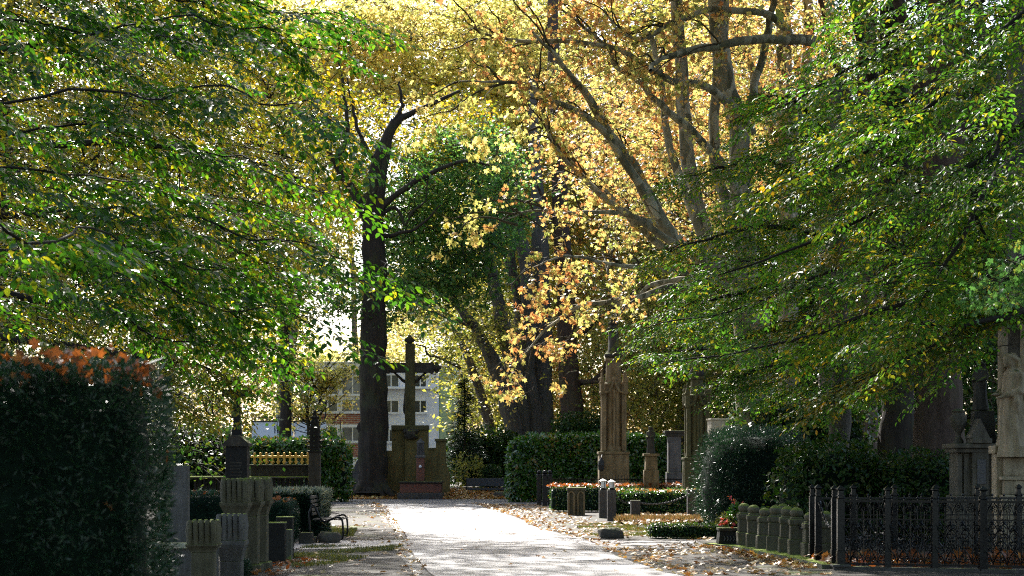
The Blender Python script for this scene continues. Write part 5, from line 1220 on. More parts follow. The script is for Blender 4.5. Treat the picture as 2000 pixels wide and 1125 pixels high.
# yellowing hornbeam behind it
T = Tree('hornbeam_tree', 'yellowing hornbeam behind the dark glossy one, drooping over the left graves', (-8.6, 27, 0), M['bark_grey'], M['twig'], 43)
T.limb([(-8.6, 27, 0), (-8.5, 27, 3), (-8.4, 27.2, 7), (-8.3, 27.2, 13)], .3, .10, 26, .06, 12, .2, px=False)
for l in ([(-60, 650, 27), (150, 680, 26.5), (300, 700, 26), (380, 715, 26), (430, 730, 26)], [(-60, 560, 27), (150, 600, 27), (350, 650, 27), (560, 740, 27)],
          [(-60, 700, 27), (180, 740, 28), (290, 755, 28), (360, 775, 28)], [(-60, 420, 27), (200, 430, 29), (420, 470, 29), (600, 560, 29)],
          [(-60, 300, 27), (200, 280, 26), (450, 300, 26), (650, 380, 26)], [(-60, 120, 27), (200, 60, 27), (420, 60, 27), (600, 120, 27)]):
    p = T.limb(l, .07, .008, 26, .06, 6, .1, main=False); T.along(p, 'beech', 18, (.8, 1.3), .088, 'b', .1, .8, -.3, .05, .2)
polyB = [(-30, 0), (450, 0), (560, 120), (640, 300), (620, 480), (640, 600), (540, 650), (440, 650), (360, 690), (310, 740), (200, 780), (-30, 760)]
T.fill(polyB, (23, 31), 250, 'beech', (.8, 1.35), .088, 'b', (1, .1, -.3), .4)
T.done({'b': ('beech', M['leaf_left'])})

# dark background tree far left
T = Tree('beech_tree', 'shaded dense tree behind the cross stele at far left', (-16, 52, 0), M['bark_dark'], M['twig'], 44)
T.limb([(-16, 52, 0), (-15.8, 52, 5), (-15.6, 52, 12), (-15, 52, 17)], .45, .15, 26, .1, 12, .2, px=False)
T.fill([(-60, 500), (320, 560), (470, 740), (480, 830), (420, 900), (-60, 940)], (48, 58), 150, 'clump', (1.2, 2.2), .16, 'c', (1, 0, 0), .5)
T.fill([(-80, -60), (460, -60), (560, 150), (580, 420), (480, 640), (-80, 640)], (40, 56), 430, 'clump', (1.2, 2.0), .18, 'y', (1, 0, 0), .5)
shade_clumps(T, -22, -6.3, 34, 66, 380, 'y')  # added above the view to shade the left verge
T.done({'c': ('quad', M['leaf_dk']), 'y': ('quad', M['leaf_left'])})

# left plane-like trunk stub seen behind the leaves at px 555
T = Tree('maple_tree', 'thick dark upright trunk with yellow leaves above the white garage wall', tuple(G(555, 970) + Vector((0, 0, 0))), M['bark_dark'], M['twig'], 45)
T.limb([(556, 972, 82), (556, 880, 82), (557, 800, 82), (556, 700, 82), (550, 560, 82), (530, 420, 82)], .36, .14, 30, .06, 12, .15)
T.limb([(556, 650, 82), (590, 590, 81), (630, 560, 80)], .1, .02, 14, .1, 6); T.limb([(553, 620, 82), (510, 560, 82), (460, 520, 82)], .12, .02, 14, .1, 6)
T.fill([(380, 0), (600, 40), (680, 300), (660, 560), (620, 640), (560, 700), (430, 760), (360, 600)], (76, 92), 200, 'clump', (1.2, 2.2), .20, 'c', (1, 0, 0), .5)
T.done({'c': ('quad', M['leaf_bg'])})

# the big maple with forked trunk beside the crucifix
T = Tree('maple_tree', 'big dark trunked maple with a burl and forked limbs beside the crucifix', (gx(727, 80.5), 80.5, .14), M['bark_dark'], M['twig'], 47)
z_ = lambda *p: [(x, y, 80.5) for x, y in p]
T.limb(z_((727, 966), (727, 940), (729, 880), (730, 800), (729, 720), (730, 640), (730, 560), (729, 470), (731, 430)), .68, .44, 60, .05, 40, .16, pw=.5, ridge=.22)
T.limb(z_((727, 962), (727, 952), (727, 925), (728, 880)), 1.04, .40, 18, 0, 40, .28, pw=1.6, ridge=.3)
T.limb(z_((712, 838), (703, 834), (698, 832)), .34, .16, 8, 0, 10, .4)
for px, py in ((689, 969), (770, 970), (706, 973), (750, 973)): T.limb([(727, 915, 80.4), (727 + (px - 727) * .45, 950, 80.1), (px, py, 79.6)], .5, .10, 12, .03, 10, .25)
T.split = True
T.limb(z_((730, 470), (726, 430), (723, 384), (740, 310), (758, 265), (772, 236)), .40, .22, 26, .05, 12)
T.limb(z_((736, 445), (742, 380), (752, 300), (772, 240), (800, 222), (850, 200), (900, 180)), .30, .06, 30, .1, 10)
T.limb(z_((772, 238), (785, 205), (778, 160)), .14, .04, 22, .15, 8)
T.limb(z_((726, 455), (712, 421), (690, 375), (670, 345), (650, 310), (636, 290), (600, 270)), .27, .08, 26, .05, 10)
T.limb(z_((655, 320), (665, 300), (680, 256), (675, 203), (668, 160), (660, 100)), .15, .05, 24, .1, 8)
T.limb(z_((731, 312), (701, 256), (691, 213), (680, 150)), .13, .04, 20, .1, 8)
T.limb(z_((738, 420), (752, 400), (797, 363), (856, 331), (915, 315), (960, 322)), .19, .05, 26, .08, 8)
T.limb(z_((735, 465), (775, 459), (820, 440), (860, 400)), .13, .03, 18, .12, 7)
T.limb(z_((724, 560), (700, 545), (660, 558), (630, 555), (590, 540)), .17, .04, 20, .1, 8)
T.limb(z_((736, 430), (770, 405), (790, 440), (800, 420), (830, 390), (835, 350)), .10, .03, 20, .1, 7)
dg_ = [(745, 430), (800, 330), (870, 270), (960, 250), (1010, 320), (1030, 420), (960, 530), (900, 590), (830, 560), (770, 610), (740, 660), (715, 590), (740, 520)]
T.fill(dg_, (81.5, 91), 340, 'clump', (1.0, 1.9), .24, 'g', (1, 0, 0), .5)
T.fill([(640, 560), (715, 570), (770, 620), (760, 655), (700, 600), (650, 620)], (79, 84), 22, 'clump', (.7, 1.2), .19, 'g', (1, 0, 0), .5)
T.fill([(600, 260), (660, 190), (760, 230), (880, 180), (980, 230), (880, 300), (800, 350), (740, 400), (660, 420), (600, 380)], (82, 92), 130, 'clump', (1.0, 1.9), .23, 'y', (1, 0, 0), .5)
T.done({'g': ('quad', M['leaf_maple']), 'y': ('quad', M['leaf_maple_y'])})

# tall pale yellow plane filling the upper middle, behind the maple
T = Tree('plane_tree', 'tall pale yellow plane tree rising behind the maple and arching over the avenue', (-14.2, 106, .42), M['bark_plane'], M['twig_plane'], 51)
T.limb([(-14.2, 106, 0), (-14, 106, 7), (-13.2, 106, 15), (-12, 106, 23), (-10.4, 106, 31)], .6, .2, 30, .1, 12, .15, px=False)
for l in ([(570, 300, 106), (560, 150, 105), (520, 20, 104)], [(620, 230, 106), (580, 140, 105), (470, 80, 104), (360, 10, 104)], [(600, 200, 105), (640, 120, 104), (760, 90, 104), (840, 100, 104)], [(600, 100, 105), (700, 0, 105), (860, 30, 105), (1000, 60, 105)], [(580, 250, 106), (680, 110, 105), (790, 95, 104), (800, 40, 104)]):
    T.limb(l, .2, .04, 22, .25, 7, .1)
T.fill([(430, -20), (1060, -20), (1080, 120), (1020, 230), (900, 210), (820, 190), (730, 210), (650, 200), (580, 260), (480, 160)], (101, 114), 640, 'clump', (1.5, 2.5), .32, 'y', (1, 0, 0), .5)
T.fill([(560, 160), (700, 180), (720, 440), (660, 540), (560, 560)], (101, 112), 150, 'clump', (1.2, 1.9), .28, 'y', (1, 0, 0), .5)
T.done({'y': ('plane', M['leaf_pale'])})

# plane tree right of the avenue: many pale stems, limbs sweeping up to the left
T = Tree('plane_tree', 'many stemmed plane tree with orange leaves, its long mossy limbs sweeping over the avenue', (gx(1478, 46), 46, 0), M['bark_plane'], M['twig_plane'], 53)
def lp(d0, d1, pts): return [(x, y, d0 + (d1 - d0) * i / (len(pts) - 1)) for i, (x, y) in enumerate(pts)]
T.limb([(1480, 1030, 46), (1478, 900, 46), (1474, 740, 46), (1468, 620, 46), (1455, 540, 46)], .62, .42, 34, .04, 14, .12)
T.split = True
P1 = T.limb(lp(46, 40, [(1462, 560), (1400, 520), (1324, 475), (1281, 416), (1244, 341), (1217, 299), (1185, 256), (1153, 192), (1121, 155), (1095, 120), (1040, 60)]), .26, .03, 50, .05, 9)
P2 = T.limb(lp(46, 41, [(1440, 540), (1370, 510), (1303, 485), (1249, 443), (1201, 389), (1159, 357), (1116, 315), (1085, 280), (1062, 220), (1045, 130)]), .14, .018, 46, .06, 8)
P3 = T.limb(lp(46, 42, [(1450, 400), (1420, 340), (1377, 283), (1335, 240), (1287, 203), (1249, 160), (1201, 128), (1185, 91), (1132, 48), (1080, 0)]), .14, .025, 46, .06, 8)
P4 = T.limb(lp(46, 40, [(1470, 260), (1420, 197), (1367, 165), (1308, 155), (1265, 133), (1207, 96), (1100, 80), (1010, 80), (960, 72), (925, 55)]), .13, .018, 50, .06, 8)
P5 = T.limb(lp(44, 40, [(1590, 80), (1564, 78), (1495, 76), (1420, 86), (1356, 96), (1322, 104), (1281, 118), (1268, 140)]), .15, .045, 34, .06, 8)
P6 = T.limb(lp(45, 42, [(1540, 70), (1527, 48), (1495, 27), (1420, 19), (1361, 24), (1297, 53), (1255, 78), (1210, 60), (1180, 20)]), .13, .02, 36, .05, 8)
P7 = T.limb(lp(43, 39, [(1300, 440), (1200, 283), (1155, 235), (1080, 197), (1027, 165), (973, 160), (899, 158)]), .12, .015, 40, .05, 7)
P8 = T.limb(lp(44, 40, [(1330, 485), (1200, 400), (1133, 340), (1080, 285), (1059, 205), (1043, 128)]), .10, .015, 36, .05, 7)
P9 = T.limb(lp(44, 41, [(1290, 440), (1200, 415), (1107, 416), (1043, 411), (985, 430)]), .08, .012, 30, .05, 7)
P10 = T.limb(lp(45, 40, [(1420, 560), (1330, 530), (1210, 520), (1110, 500), (1030, 530)]), .10, .012, 30, .06, 7)
P11 = T.limb(lp(46, 41, [(1440, 600), (1330, 560), (1230, 585), (1130, 600), (1060, 650), (1005, 720)]), .12, .012, 34, .06, 7)
P12 = T.limb(lp(46, 48, [(1400, 590), (1340, 548), (1270, 560), (1215, 600), (1190, 540), (1190, 500)]), .10, .02, 30, .06, 7)
for l, r0, r1 in (([(1468, 620, 46), (1450, 420, 46.5), (1441, 240, 47), (1415, 149, 47), (1399, 11, 47), (1390, -100, 47)], .33, .2), ([(1450, 560, 46.5), (1385, 480, 47), (1351, 347, 47.5), (1335, 213, 48), (1326, 80, 48), (1318, -60, 48)], .24, .16),
                  ([(1420, 540, 47), (1380, 480, 47), (1329, 352, 47), (1303, 267, 47), (1292, 160, 47), (1270, 60, 47)], .16, .07), ([(1462, 540, 46), (1420, 400, 47), (1395, 300, 48), (1400, 160, 48), (1412, 60, 48), (1420, -60, 48)], .17, .12),
                  ([(1440, 300, 48), (1470, 180, 48), (1500, 60, 48), (1520, -60, 48)], .14, .08)):
    T.limb(l, r0, r1, 40, .06, 10, .1)
for p, n in ((P1, 26), (P2, 20), (P3, 20), (P4, 24), (P5, 7), (P6, 16), (P7, 16), (P8, 15), (P9, 9), (P10, 16), (P11, 26), (P12, 5)):
    T.along(p, 'plane', n, (.7, 1.2), .145, 'o', .3, .5, -.5, .7, .1, False, 1.5)
    for q in range(7):                      # bare crooked side twigs
        i = T.r.randint(len(p) // 3, len(p) - 3); a = p[i]; dv = (p[i + 2] - p[i]); dv = dv / np.linalg.norm(dv) + np.array([T.r.uniform(-.6, .4), T.r.uniform(-.6, .6), T.r.uniform(-.5, .9)]); ln = T.r.uniform(.7, 1.8)
        T.limb([a, a + dv * ln * .4 + np.array([0, 0, .1]), a + dv * ln * .75, a + dv * ln + np.array([0, 0, .15])], .028, .006, 12, .08, 5, .1, px=False, main=False)
for l in ([(1000, 160, 39.8), (940, 175, 39.5), (880, 215, 39.2), (800, 235, 39)], [(1010, 440, 41), (960, 425, 40.7), (915, 430, 40.5), (890, 465, 40.4)], [(1060, 250, 41), (1000, 260, 40.5), (930, 280, 40)]):
    p = T.limb(l, .035, .006, 22, .05, 6, .1, main=False); T.along(p, 'plane', 9, (.6, 1.0), .15, 'p', .35, .5, -.5, .4, .1, False, 1.5)
T.fill([(1000, 60), (1300, -10), (1560, -10), (1520, 140), (1400, 300), (1330, 420), (1200, 400), (1080, 300), (1010, 180)], (40, 52), 70, 'plane', (.8, 1.3), .15, 'o', (-.7, 0, .1), .6, 1.5)
T.fill([(985, 500), (1120, 440), (1170, 500), (1120, 620), (1110, 740), (1010, 780), (960, 740), (1010, 620)], (39, 43), 26, 'plane', (.6, 1.0), .155, 'o', (-.7, 0, -.5), .5, 1.5)
shade_clumps(T, .5, 13, 40, 62, 420, 'u', .32, 9)
shade_clumps(T, -1.5, 6, 32, 60, 175, 'u', .30, 5)
T.done({'o': ('plane', M['leaf_orange']), 'p': ('plane', M['leaf_pale']), 'u': ('quad', M['leaf_orange'])})  # last crown is unseen foliage added to shade the right side

# second row of plane trees at right, further back
T = Tree('plane_tree', 'straight pale plane trunk in the top right behind the many stemmed plane', (gx(1538, 62), 62, 0), M['bark_plane'], M['twig_plane'], 57)
T.limb([(1545, 990, 62), (1540, 700, 62), (1538, 400, 62), (1532, 150, 62), (1528, -60, 62)], .42, .24, 30, .06, 12, .12)
T.limb([(1536, 300, 62), (1570, 160, 62), (1580, 40, 62), (1575, -60, 62)], .24, .16, 22, .06, 10)
T.limb([(1538, 330, 62), (1490, 200, 63), (1460, 100, 63), (1450, -40, 63)], .2, .12, 22, .08, 9)
T.fill([(1080, 130), (1330, 80), (1560, 60), (1540, 300), (1420, 460), (1290, 470), (1180, 440), (1100, 300)], (58, 78), 260, 'clump', (1.0, 1.8), .18, 'o', (1, 0, 0), .5)
T.fill([(1250, -20), (1720, -20), (1700, 120), (1560, 180), (1400, 120)], (56, 74), 110, 'clump', (1.0, 1.8), .18, 'o', (1, 0, 0), .5)
T.done({'o': ('plane', M['leaf_orange'])})

# green hornbeam mass at right
T = Tree('hornbeam_tree', 'green hornbeam with golden sprays hanging over the iron fence at right', (7.9, 24, 0), M['bark_grey'], M['twig'], 61)
T.limb([(7.9, 24, 0), (7.85, 24, 3), (7.7, 24, 6), (7.6, 24, 10)], .24, .10, 24, .08, 12, .2, px=False)
RR = [[(2080, -50, 24), (1960, 60, 24), (1870, 160, 24), (1750, 260, 24), (1620, 330, 24.5), (1450, 380, 25)], [(2090, 160, 24), (1960, 280, 24), (1880, 330, 23.5), (1700, 420, 23.5), (1520, 500, 24), (1330, 560, 25)],
      [(2080, 330, 24), (1950, 400, 24), (1850, 440, 25), (1650, 520, 26), (1450, 600, 27), (1260, 640, 28)], [(2080, 480, 24), (1950, 530, 23), (1850, 570, 23), (1680, 620, 23.5), (1500, 680, 24), (1290, 710, 25)],
      [(2090, 560, 24), (1990, 610, 23), (1880, 640, 22.5), (1740, 720, 22.5), (1620, 770, 23)], [(2080, -120, 24), (1950, -20, 25), (1800, 60, 26), (1620, 160, 26), (1480, 230, 27)], [(2080, 240, 24), (1960, 330, 22), (1900, 420, 21), (1820, 560, 21), (1760, 640, 21)],
      [(2000, 620, 24), (1930, 600, 23.5), (1850, 640, 23), (1790, 625, 23)], [(1960, 250, 24), (1930, 330, 23.5), (1900, 400, 23), (1930, 470, 23), (1905, 520, 23)]]
for i, l in enumerate(RR):
    p = T.limb(l, .055, .008, 30, .05, 7, .1, main=False); T.along(p, 'beech', 22, (.65, 1.2), .085, 'y' if i == 4 else 'g', .1, .55, -.3, .2, .15, True, .5)
T.fill([(1640, -20), (2040, -20), (2040, 560), (1900, 690), (1800, 800), (1640, 760), (1700, 560), (1580, 400), (1560, 160)], (19.5, 30), 220, 'beech', (.75, 1.3), .085, 'g', (-1, -.1, -.22), .75)
T.fill([(1480, 250), (1780, 250), (1880, 420), (1820, 560), (1780, 770), (1680, 780), (1560, 620), (1480, 460)], (21, 29), 48, 'beech', (.75, 1.25), .085, 'y', (-1, -.1, -.28), .45)
shade_clumps(T, 1, 16, -20, 27, 560, 'u')
shade_clumps(T, 6, 18, 29, 40, 200, 'u')
T.limb([(7.6, 24, 10), (6, 18, 11), (3, 10, 11), (1, 4, 11)], .09, .02, 20, .2, 7, .1, px=False, main=False)
T.done({'g': ('beech', M['leaf_right']), 'y': ('beech', M['leaf_right_y']), 'u': ('quad', M['leaf_right'])})  # last crown: clumps added out of view to darken the foreground
T = Tree('hornbeam_tree', 'green hornbeam with layered sprays before the gothic columns', (gx(1640, 38), 38, 0), M['bark_grey'], M['twig'], 63)
T.limb([(1640, 1050, 38), (1640, 850, 38), (1645, 600, 38), (1630, 380, 38), (1640, 150, 38)], .28, .10, 30, .12, 12, .2)
for l in ([(1640, 640, 38), (1520, 640, 37), (1390, 680, 37), (1290, 680, 37)], [(1640, 560, 38), (1500, 560, 37), (1370, 590, 37), (1270, 630, 37)], [(1640, 470, 38), (1500, 440, 37), (1400, 460, 36), (1290, 500, 36)], [(1635, 380, 38), (1520, 320, 37), (1430, 320, 36), (1340, 350, 36)],
          [(1640, 300, 38), (1560, 200, 37), (1480, 190, 36)], [(1640, 690, 38), (1540, 710, 36.5), (1490, 720, 36), (1450, 735, 36)]):
    p = T.limb(l, .07, .01, 26, .08, 7, .1, main=False); T.along(p, 'beech', 20, (.9, 1.5), .09, 'g', .1, .8, -.25, .1, .2)
T.fill([(1430, 270), (1560, 180), (1700, 200), (1720, 790), (1560, 830), (1460, 780), (1420, 680), (1340, 650), (1280, 670), (1290, 610), (1330, 560), (1350, 470), (1420, 400)], (33, 43), 310, 'beech', (.9, 1.5), .092, 'g', (-1, -.1, -.18), .7)
T.fill([(1500, 560), (1700, 540), (1740, 760), (1600, 820), (1480, 720)], (33, 40), 26, 'beech', (.9, 1.4), .092, 'y', (-1, -.1, -.3), .35)
T.done({'g': ('beech', M['leaf_right']), 'y': ('beech', M['leaf_right_y'])})
T = Tree('maple_sapling', 'bluish green maple twigs poking in at the right edge before the canopy tomb', (6.9, 19, 0), M['bark_grey'], M['twig'], 65)
T.limb([(6.9, 19, 0), (6.85, 19, 2), (6.7, 19, 3.6), (6.5, 18.9, 4.6)], .06, .02, 16, .05, 8, .1, px=False)
p = T.limb([(2190, 430, 19), (2080, 470, 18.8), (2010, 520, 18.6), (1945, 560, 18.5)], .02, .006, 14, .03, 6, main=False)
T.along(p, 'plane', 22, (.4, .7), .085, 's', .2, .7, -.3, .2, .1)
T.fill([(1930, 540), (2040, 470), (2060, 600), (1990, 600)], (17.5, 19.5), 16, 'plane', (.4, .65), .08, 's', (-1, 0, -.15), .3)
T.done({'s': ('plane', M['leaf_maple'])})

# heavy trunks in the shade at right
for px, d, w, lab, lean, sd in ((1752, 44, .44, 'straight grey trunk in deep shade left of the massive one', 6, 1), (1838, 36.5, .52, 'massive rough trunk in deep shade behind the gabled tomb', -8, 2), (1690, 60, .45, 'reddish trunk rising at top right between green leaves', -4, 3), (1618, 66, .42, 'pale straight trunk between plane stems and green leaves', 2, 4), (1992, 33, .30, 'dark straight trunk at the right edge above the canopy tomb', 0, 5)):
    T = Tree('plane_tree' if sd != 2 else 'lime_tree', lab, (gx(px, d), d, 0), M['bark_dark'] if sd == 1 else M['bark_red'] if sd in (2, 3) else M['bark_grey'], M['twig'], 70 + sd)
    T.limb([(px + lean * .5, 905 + 5500 / d, d), (px + lean * .5, 850, d), (px + lean * .2, 640, d), (px - lean * .3, 400, d), (px - lean, 150, d), (px - lean * 1.5, -80, d)], w, w * .62, 40, .06, 16, .2, pw=.7)
    T.limb([(px + lean * .5, 905 + 5500 / d, d), (px + lean * .4, 860, d), (px + lean * .3, 780, d)], w * 1.4, w * .8, 10, 0, 16, .25)
    T.limb([(px, 260, d), (px - 60, 120, d - 1), (px - 90, -20, d - 2)], w * .4, .08, 16, .1, 8)
    T.limb([(px, 330, d), (px + 70, 190, d), (px + 120, 60, d)], w * .35, .06, 16, .1, 8)
    hi = [(px - 170, 300), (px - 60, -30), (px + 190, -30), (px + 170, 520), (px + 60, 640), (px - 120, 560)]
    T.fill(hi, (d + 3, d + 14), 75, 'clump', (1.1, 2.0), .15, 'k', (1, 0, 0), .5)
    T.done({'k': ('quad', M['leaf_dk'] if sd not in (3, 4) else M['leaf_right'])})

# leaning and clustered plane trunks in the middle distance
cl = [([(1012, 872), (992, 790), (968, 720), (940, 660), (905, 610), (880, 580)], .38, .14), ([(1020, 872), (1005, 740), (985, 640), (962, 540), (940, 470), (915, 420)], .42, .12), ([(1040, 868), (1028, 720), (1034, 600), (1020, 480), (985, 380), (955, 320)], .46, .12),
      ([(1060, 866), (1058, 700), (1056, 560), (1052, 420), (1045, 280), (1040, 150)], .50, .18), ([(1030, 870), (1022, 700), (1014, 600), (1000, 500), (1020, 400)], .36, .1), ([(965, 868), (945, 790), (915, 700), (885, 640)], .26, .10)]
T = Tree('plane_tree', 'cluster of leaning grey ridged trunks behind the far bench', (gx(1035, 96), 96, .42), M['bark_grey'], M['twig_plane'], 81)
for q, (pts, r0, r1) in enumerate(cl): T.limb([(x, y + 14 * (i == 0), 95 + q * .8) for i, (x, y) in enumerate(pts)], r0 * 1.25, r1, 40, .1, 28, .25, pw=.8, ridge=.45)
T.split = True
T.limb([(985, 640, 96), (930, 640, 95), (870, 620, 94), (820, 600, 93)], .12, .03, 20, .2, 7); T.limb([(900, 720, 95), (840, 690, 94), (810, 670, 93)], .10, .03, 16, .2, 6)
T.limb([(1050, 640, 97), (1000, 560, 97), (975, 450, 97)], .14, .05, 18, .2, 7)
T.fill([(800, 590), (900, 560), (1000, 600), (990, 740), (960, 820), (880, 760), (830, 700)], (90, 108), 85, 'clump', (1.0, 2.0), .22, 'b', (1, 0, 0), .5)
T.fill([(900, 280), (1100, 240), (1180, 420), (1160, 560), (1060, 560), (960, 420)], (98, 112), 90, 'clump', (1.2, 2.2), .24, 'b', (1, 0, 0), .5)
T.done({'b': ('quad', M['leaf_bg'])})
T = Tree('plane_tree', 'thick reddish flaking trunk rising behind the laurel hedge', (gx(1120, 88), 88, .42), M['bark_red'], M['twig_plane'], 83)
T.limb([(1122, 880, 88), (1118, 800, 88), (1108, 680, 88), (1102, 540, 88), (1094, 400, 88), (1088, 260, 88), (1082, 100, 88), (1080, -40, 88)], .62, .24, 44, .08, 30, .16, ridge=.25)
T.limb([(1122, 890, 88), (1119, 850, 88), (1115, 780, 88)], .85, .5, 10, 0, 16, .25)
T.limb([(1130, 750, 88), (1170, 735, 87), (1200, 690, 86), (1230, 680, 86)], .16, .05, 18, .15, 8); T.limb([(1128, 745, 88), (1165, 745, 87), (1180, 735, 87)], .13, .06, 12, .1, 8)
T.limb([(1108, 660, 88), (1150, 640, 87), (1200, 600, 86), (1260, 560, 86)], .16, .05, 18, .2, 8); T.limb([(1100, 480, 88), (1070, 400, 88), (1040, 340, 88)], .15, .04, 16, .2, 7)
T.fill([(1130, 560), (1300, 520), (1340, 660), (1310, 800), (1250, 850), (1150, 840), (1140, 720)], (84, 100), 120, 'clump', (1.1, 2.0), .21, 'b', (1, 0, 0), .5)
T.done({'b': ('quad', M['leaf_bg'])})

# fir
T = Tree('fir_tree', 'dark young fir with drooping boughs right of the crucifix', (gx(906, 87), 87, .42), M['bark_dark'], M['twig'], 85)
T.limb([(906, 950, 87), (907, 860, 87), (908, 740, 87)], .10, .015, 20, .02, 8, .1)
P_, A_, N_, S_l = [], [], [], []
for i in range(46):
    f = i / 45; z0 = zz(925, 87) + (zz(745, 87) - zz(925, 87)) * f; ln = (1.45 - 1.25 * f) * T.r.uniform(.7, 1.2)
    for j in range(4):
        a = T.r.uniform(0, 2 * math.pi); e = np.array([gx(907, 87), 87, z0]); tip = e + np.array([math.cos(a) * ln, math.sin(a) * ln, -.25 * ln + .1])
        T.limb([e, (e + tip) / 2 + np.array([0, 0, .08]), tip], .016, .004, 6, 0, 4, 0, px=False, main=False)
        for q in range(46):
            u = T.r.uniform(.1, 1); c = e + (tip - e) * u + np.array([T.r.gauss(0, .10), T.r.gauss(0, .10), T.r.gauss(-.03, .05)]); P_.append(c); A_.append((tip - e) / ln + np.array([T.r.gauss(0, .6), T.r.gauss(0, .6), -.2])); N_.append([T.r.gauss(0, .5), T.r.gauss(0, .5), 1]); S_l.append(T.r.uniform(.13, .24))
T.crowns['f'] = [(np.array(P_), np.array(A_), np.array(N_), np.array(S_l))]
T.done({'f': ('needle', M['conifer'])})
# sparse small yellow tree before the building
T = Tree('maple_tree', 'small sparse twiggy tree with pale yellow leaves in front of the apartment block', (gx(610, 95), 95, .42), M['bark_dark'], M['twig'], 87)
T.limb([(600, 948, 95), (604, 860, 95), (600, 800, 95), (620, 740, 95), (650, 700, 95)], .14, .03, 24, .1, 8)
for q in range(52):
    a = (600 + T.r.uniform(-6, 25), T.r.uniform(740, 850), 95); e = (a[0] + T.r.uniform(-90, 110), a[1] - T.r.uniform(20, 110), 95 + T.r.uniform(-2, 2)); m_ = ((a[0] + e[0]) / 2 + T.r.uniform(-8, 8), (a[1] + e[1]) / 2 + T.r.uniform(-4, 14), 95)
    p = T.limb([a, m_, e], .035, .008, 14, .12, 5, .1, main=False)
    for k_ in range(3): T.place('clump', p[T.r.randint(5, 13)], (1, 0, 0), T.r.uniform(.35, .7), .19, 'y')
T.crowns['y'] = [tuple(x[::3] for x in c) for c in T.crowns['y']]
T.done({'y': ('quad', M['leaf_pale'])})
T = Tree('shrub', 'slim green shrub standing in front of the brick band by the white garage', (gx(650, 92), 92, .42), M['bark_dark'], M['twig'], 88, 'shrub')
T.limb([(668, 945, 92), (668, 880, 92), (664, 820, 92)], .07, .02, 12, .05, 7)
T.fill([(630, 830), (670, 830), (690, 870), (650, 900), (620, 870)], (90, 93), 12, 'clump', (.5, .9), .17, 'g', (1, 0, 0), .4); T.done({'g': ('quad', M['leaf_right'])})

# far trees closing the view
far = [(-520, 118, -120, 300, 'leaf_bg', 'far yellow-green tree at the far left beyond the hornbeams'), (330, 125, 230, 560, 'leaf_bg', 'far yellow-green tree above the left end of the garage wall'), (690, 175, 560, 800, 'leaf_pale', 'far pale yellow tree beyond the apartment block roof'), (900, 160, 800, 1000, 'leaf_bg', 'far pale green tree beyond the fir'),
       (1010, 120, 900, 1120, 'leaf_bg', 'far yellow-green tree behind the leaning trunks'), (1190, 115, 1080, 1320, 'leaf_orange', 'far orange tree behind the tall gothic column'), (1330, 105, 1240, 1480, 'leaf_bg', 'far yellow-green tree behind the greenish column'), (1560, 90, 1440, 1700, 'leaf_dk', 'far dark green tree behind the yew bush'), (1800, 75, 1660, 1950, 'leaf_dk', 'dark tree closing the shade behind the two tombs'), (2050, 80, 1900, 2250, 'leaf_dk', 'dark tree beyond the right edge of the canopy tomb')]
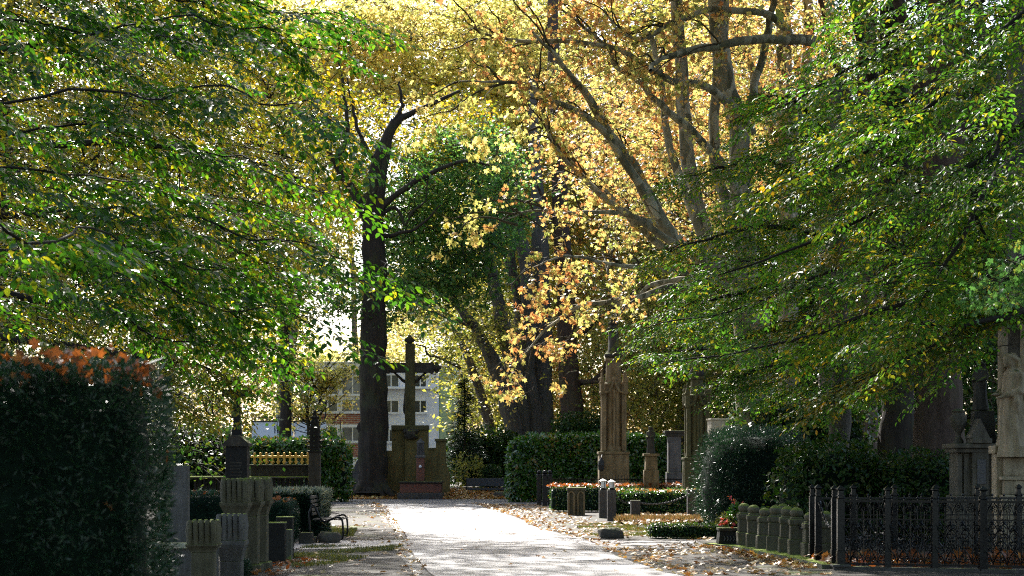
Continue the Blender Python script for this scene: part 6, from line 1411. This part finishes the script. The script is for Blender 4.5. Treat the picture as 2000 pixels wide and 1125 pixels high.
for i, (px, d, x0, x1, lm, lab) in enumerate(far):
    T = Tree('plane_tree' if lm != 'leaf_dk' else 'yew_tree', lab, (gx(px, d), d, .42 if d > 84 else 0), M['bark_grey'], M['twig_plane'], 100 + i)
    T.limb([(px, 950, d), (px + 4, 700, d), (px - 6, 400, d), (px, 120, d)], .45, .12, 26, .2, 10, .15)
    for q in range(6): y = 620 - q * 90; T.limb([(px, y, d), (px + (-1) ** q * 50, y - 60, d), (px + (-1) ** q * 105, y - 130, d)], .16, .03, 12, .3, 6)
    if lm == 'leaf_dk': pol = [(x0, 420), (x0 + 60, 150), (x1 - 50, 150), (x1, 420), (x1, 950), (x0, 950)]
    elif px == 690: pol = [(560, 700), (600, 690), (690, 690), (800, 600), (830, 700), (760, 730), (640, 715), (560, 720)]
    elif px in (330,): pol = [(x0, 0), (520, 0), (560, 300), (600, 600), (610, 800), (480, 900), (x0, 920)]
    elif px == 900: pol = [(x0 - 40, 560), (x0 + 40, 240), (x1, 240), (x1 + 20, 600), (x1, 830), (880, 850), (860, 700)]
    else: pol = [(x0, 560), (x0 + 20, -20), (x1 - 10, -20), (x1, 560), (x1 - 20, 860), (x0 + 20, 860)]
    n = 600 if px not in (690,) else 120
    T.fill(pol, (d - 7, d + 7), n, 'clump', (1.4, 2.6) if d < 150 else (1.8, 3), .27 if d < 100 else .36, 'b', (1, 0, 0), .5)
    T.done({'b': ('quad', M[lm])})

# ------------------------------------------------------------------ light, sky, camera
w = bpy.data.worlds.new('World'); SC.world = w; w.use_nodes = True; nt = w.node_tree
sky = N(nt, 'ShaderNodeTexSky', sky_type='NISHITA'); sky.sun_disc = False; sky.sun_elevation = SUN_EL; sky.sun_rotation = SUN_AZ; sky.air_density = 1.0; sky.dust_density = 2.0
L(nt, sky.outputs[0], nt.nodes['Background'].inputs[0]); nt.nodes['Background'].inputs[1].default_value = .12
ld = bpy.data.lights.new('sun', 'SUN'); ld.energy = 5.0; ld.angle = math.radians(.53); ld.color = (1.0, .965, .90)
lo = bpy.data.objects.new('sun', ld); COL.objects.link(lo)
to = Vector((math.sin(SUN_AZ) * math.cos(SUN_EL), math.cos(SUN_AZ) * math.cos(SUN_EL), math.sin(SUN_EL)))
lo.rotation_euler = to.to_track_quat('Z', 'Y').to_euler(); lo.location = (0, 0, 60)
cd = bpy.data.cameras.new('camera'); co = bpy.data.objects.new('camera', cd); COL.objects.link(co); SC.camera = co
co.location = (0, 0, EYE); co.rotation_euler = (math.radians(90), 0, 0)
cd.sensor_width = 36; cd.lens = 36 * F / 2000; cd.shift_y = (HY - 562.5) / 2000; cd.clip_start = .1; cd.clip_end = 6000
cd.dof.use_dof = True; cd.dof.focus_distance = 32; cd.dof.aperture_fstop = 4.5
SC.view_settings.view_transform = 'Standard'; SC.view_settings.look = 'None'; SC.view_settings.gamma = 1; SC.view_settings.exposure = 1.66
cy_ = SC.cycles; cy_.max_bounces = 7; cy_.diffuse_bounces = 3; cy_.glossy_bounces = 2; cy_.transmission_bounces = 5; cy_.caustics_reflective = False; cy_.caustics_refractive = False
cy_.sample_clamp_indirect = 6; cy_.filter_width = 1.1; cy_.use_denoising = False
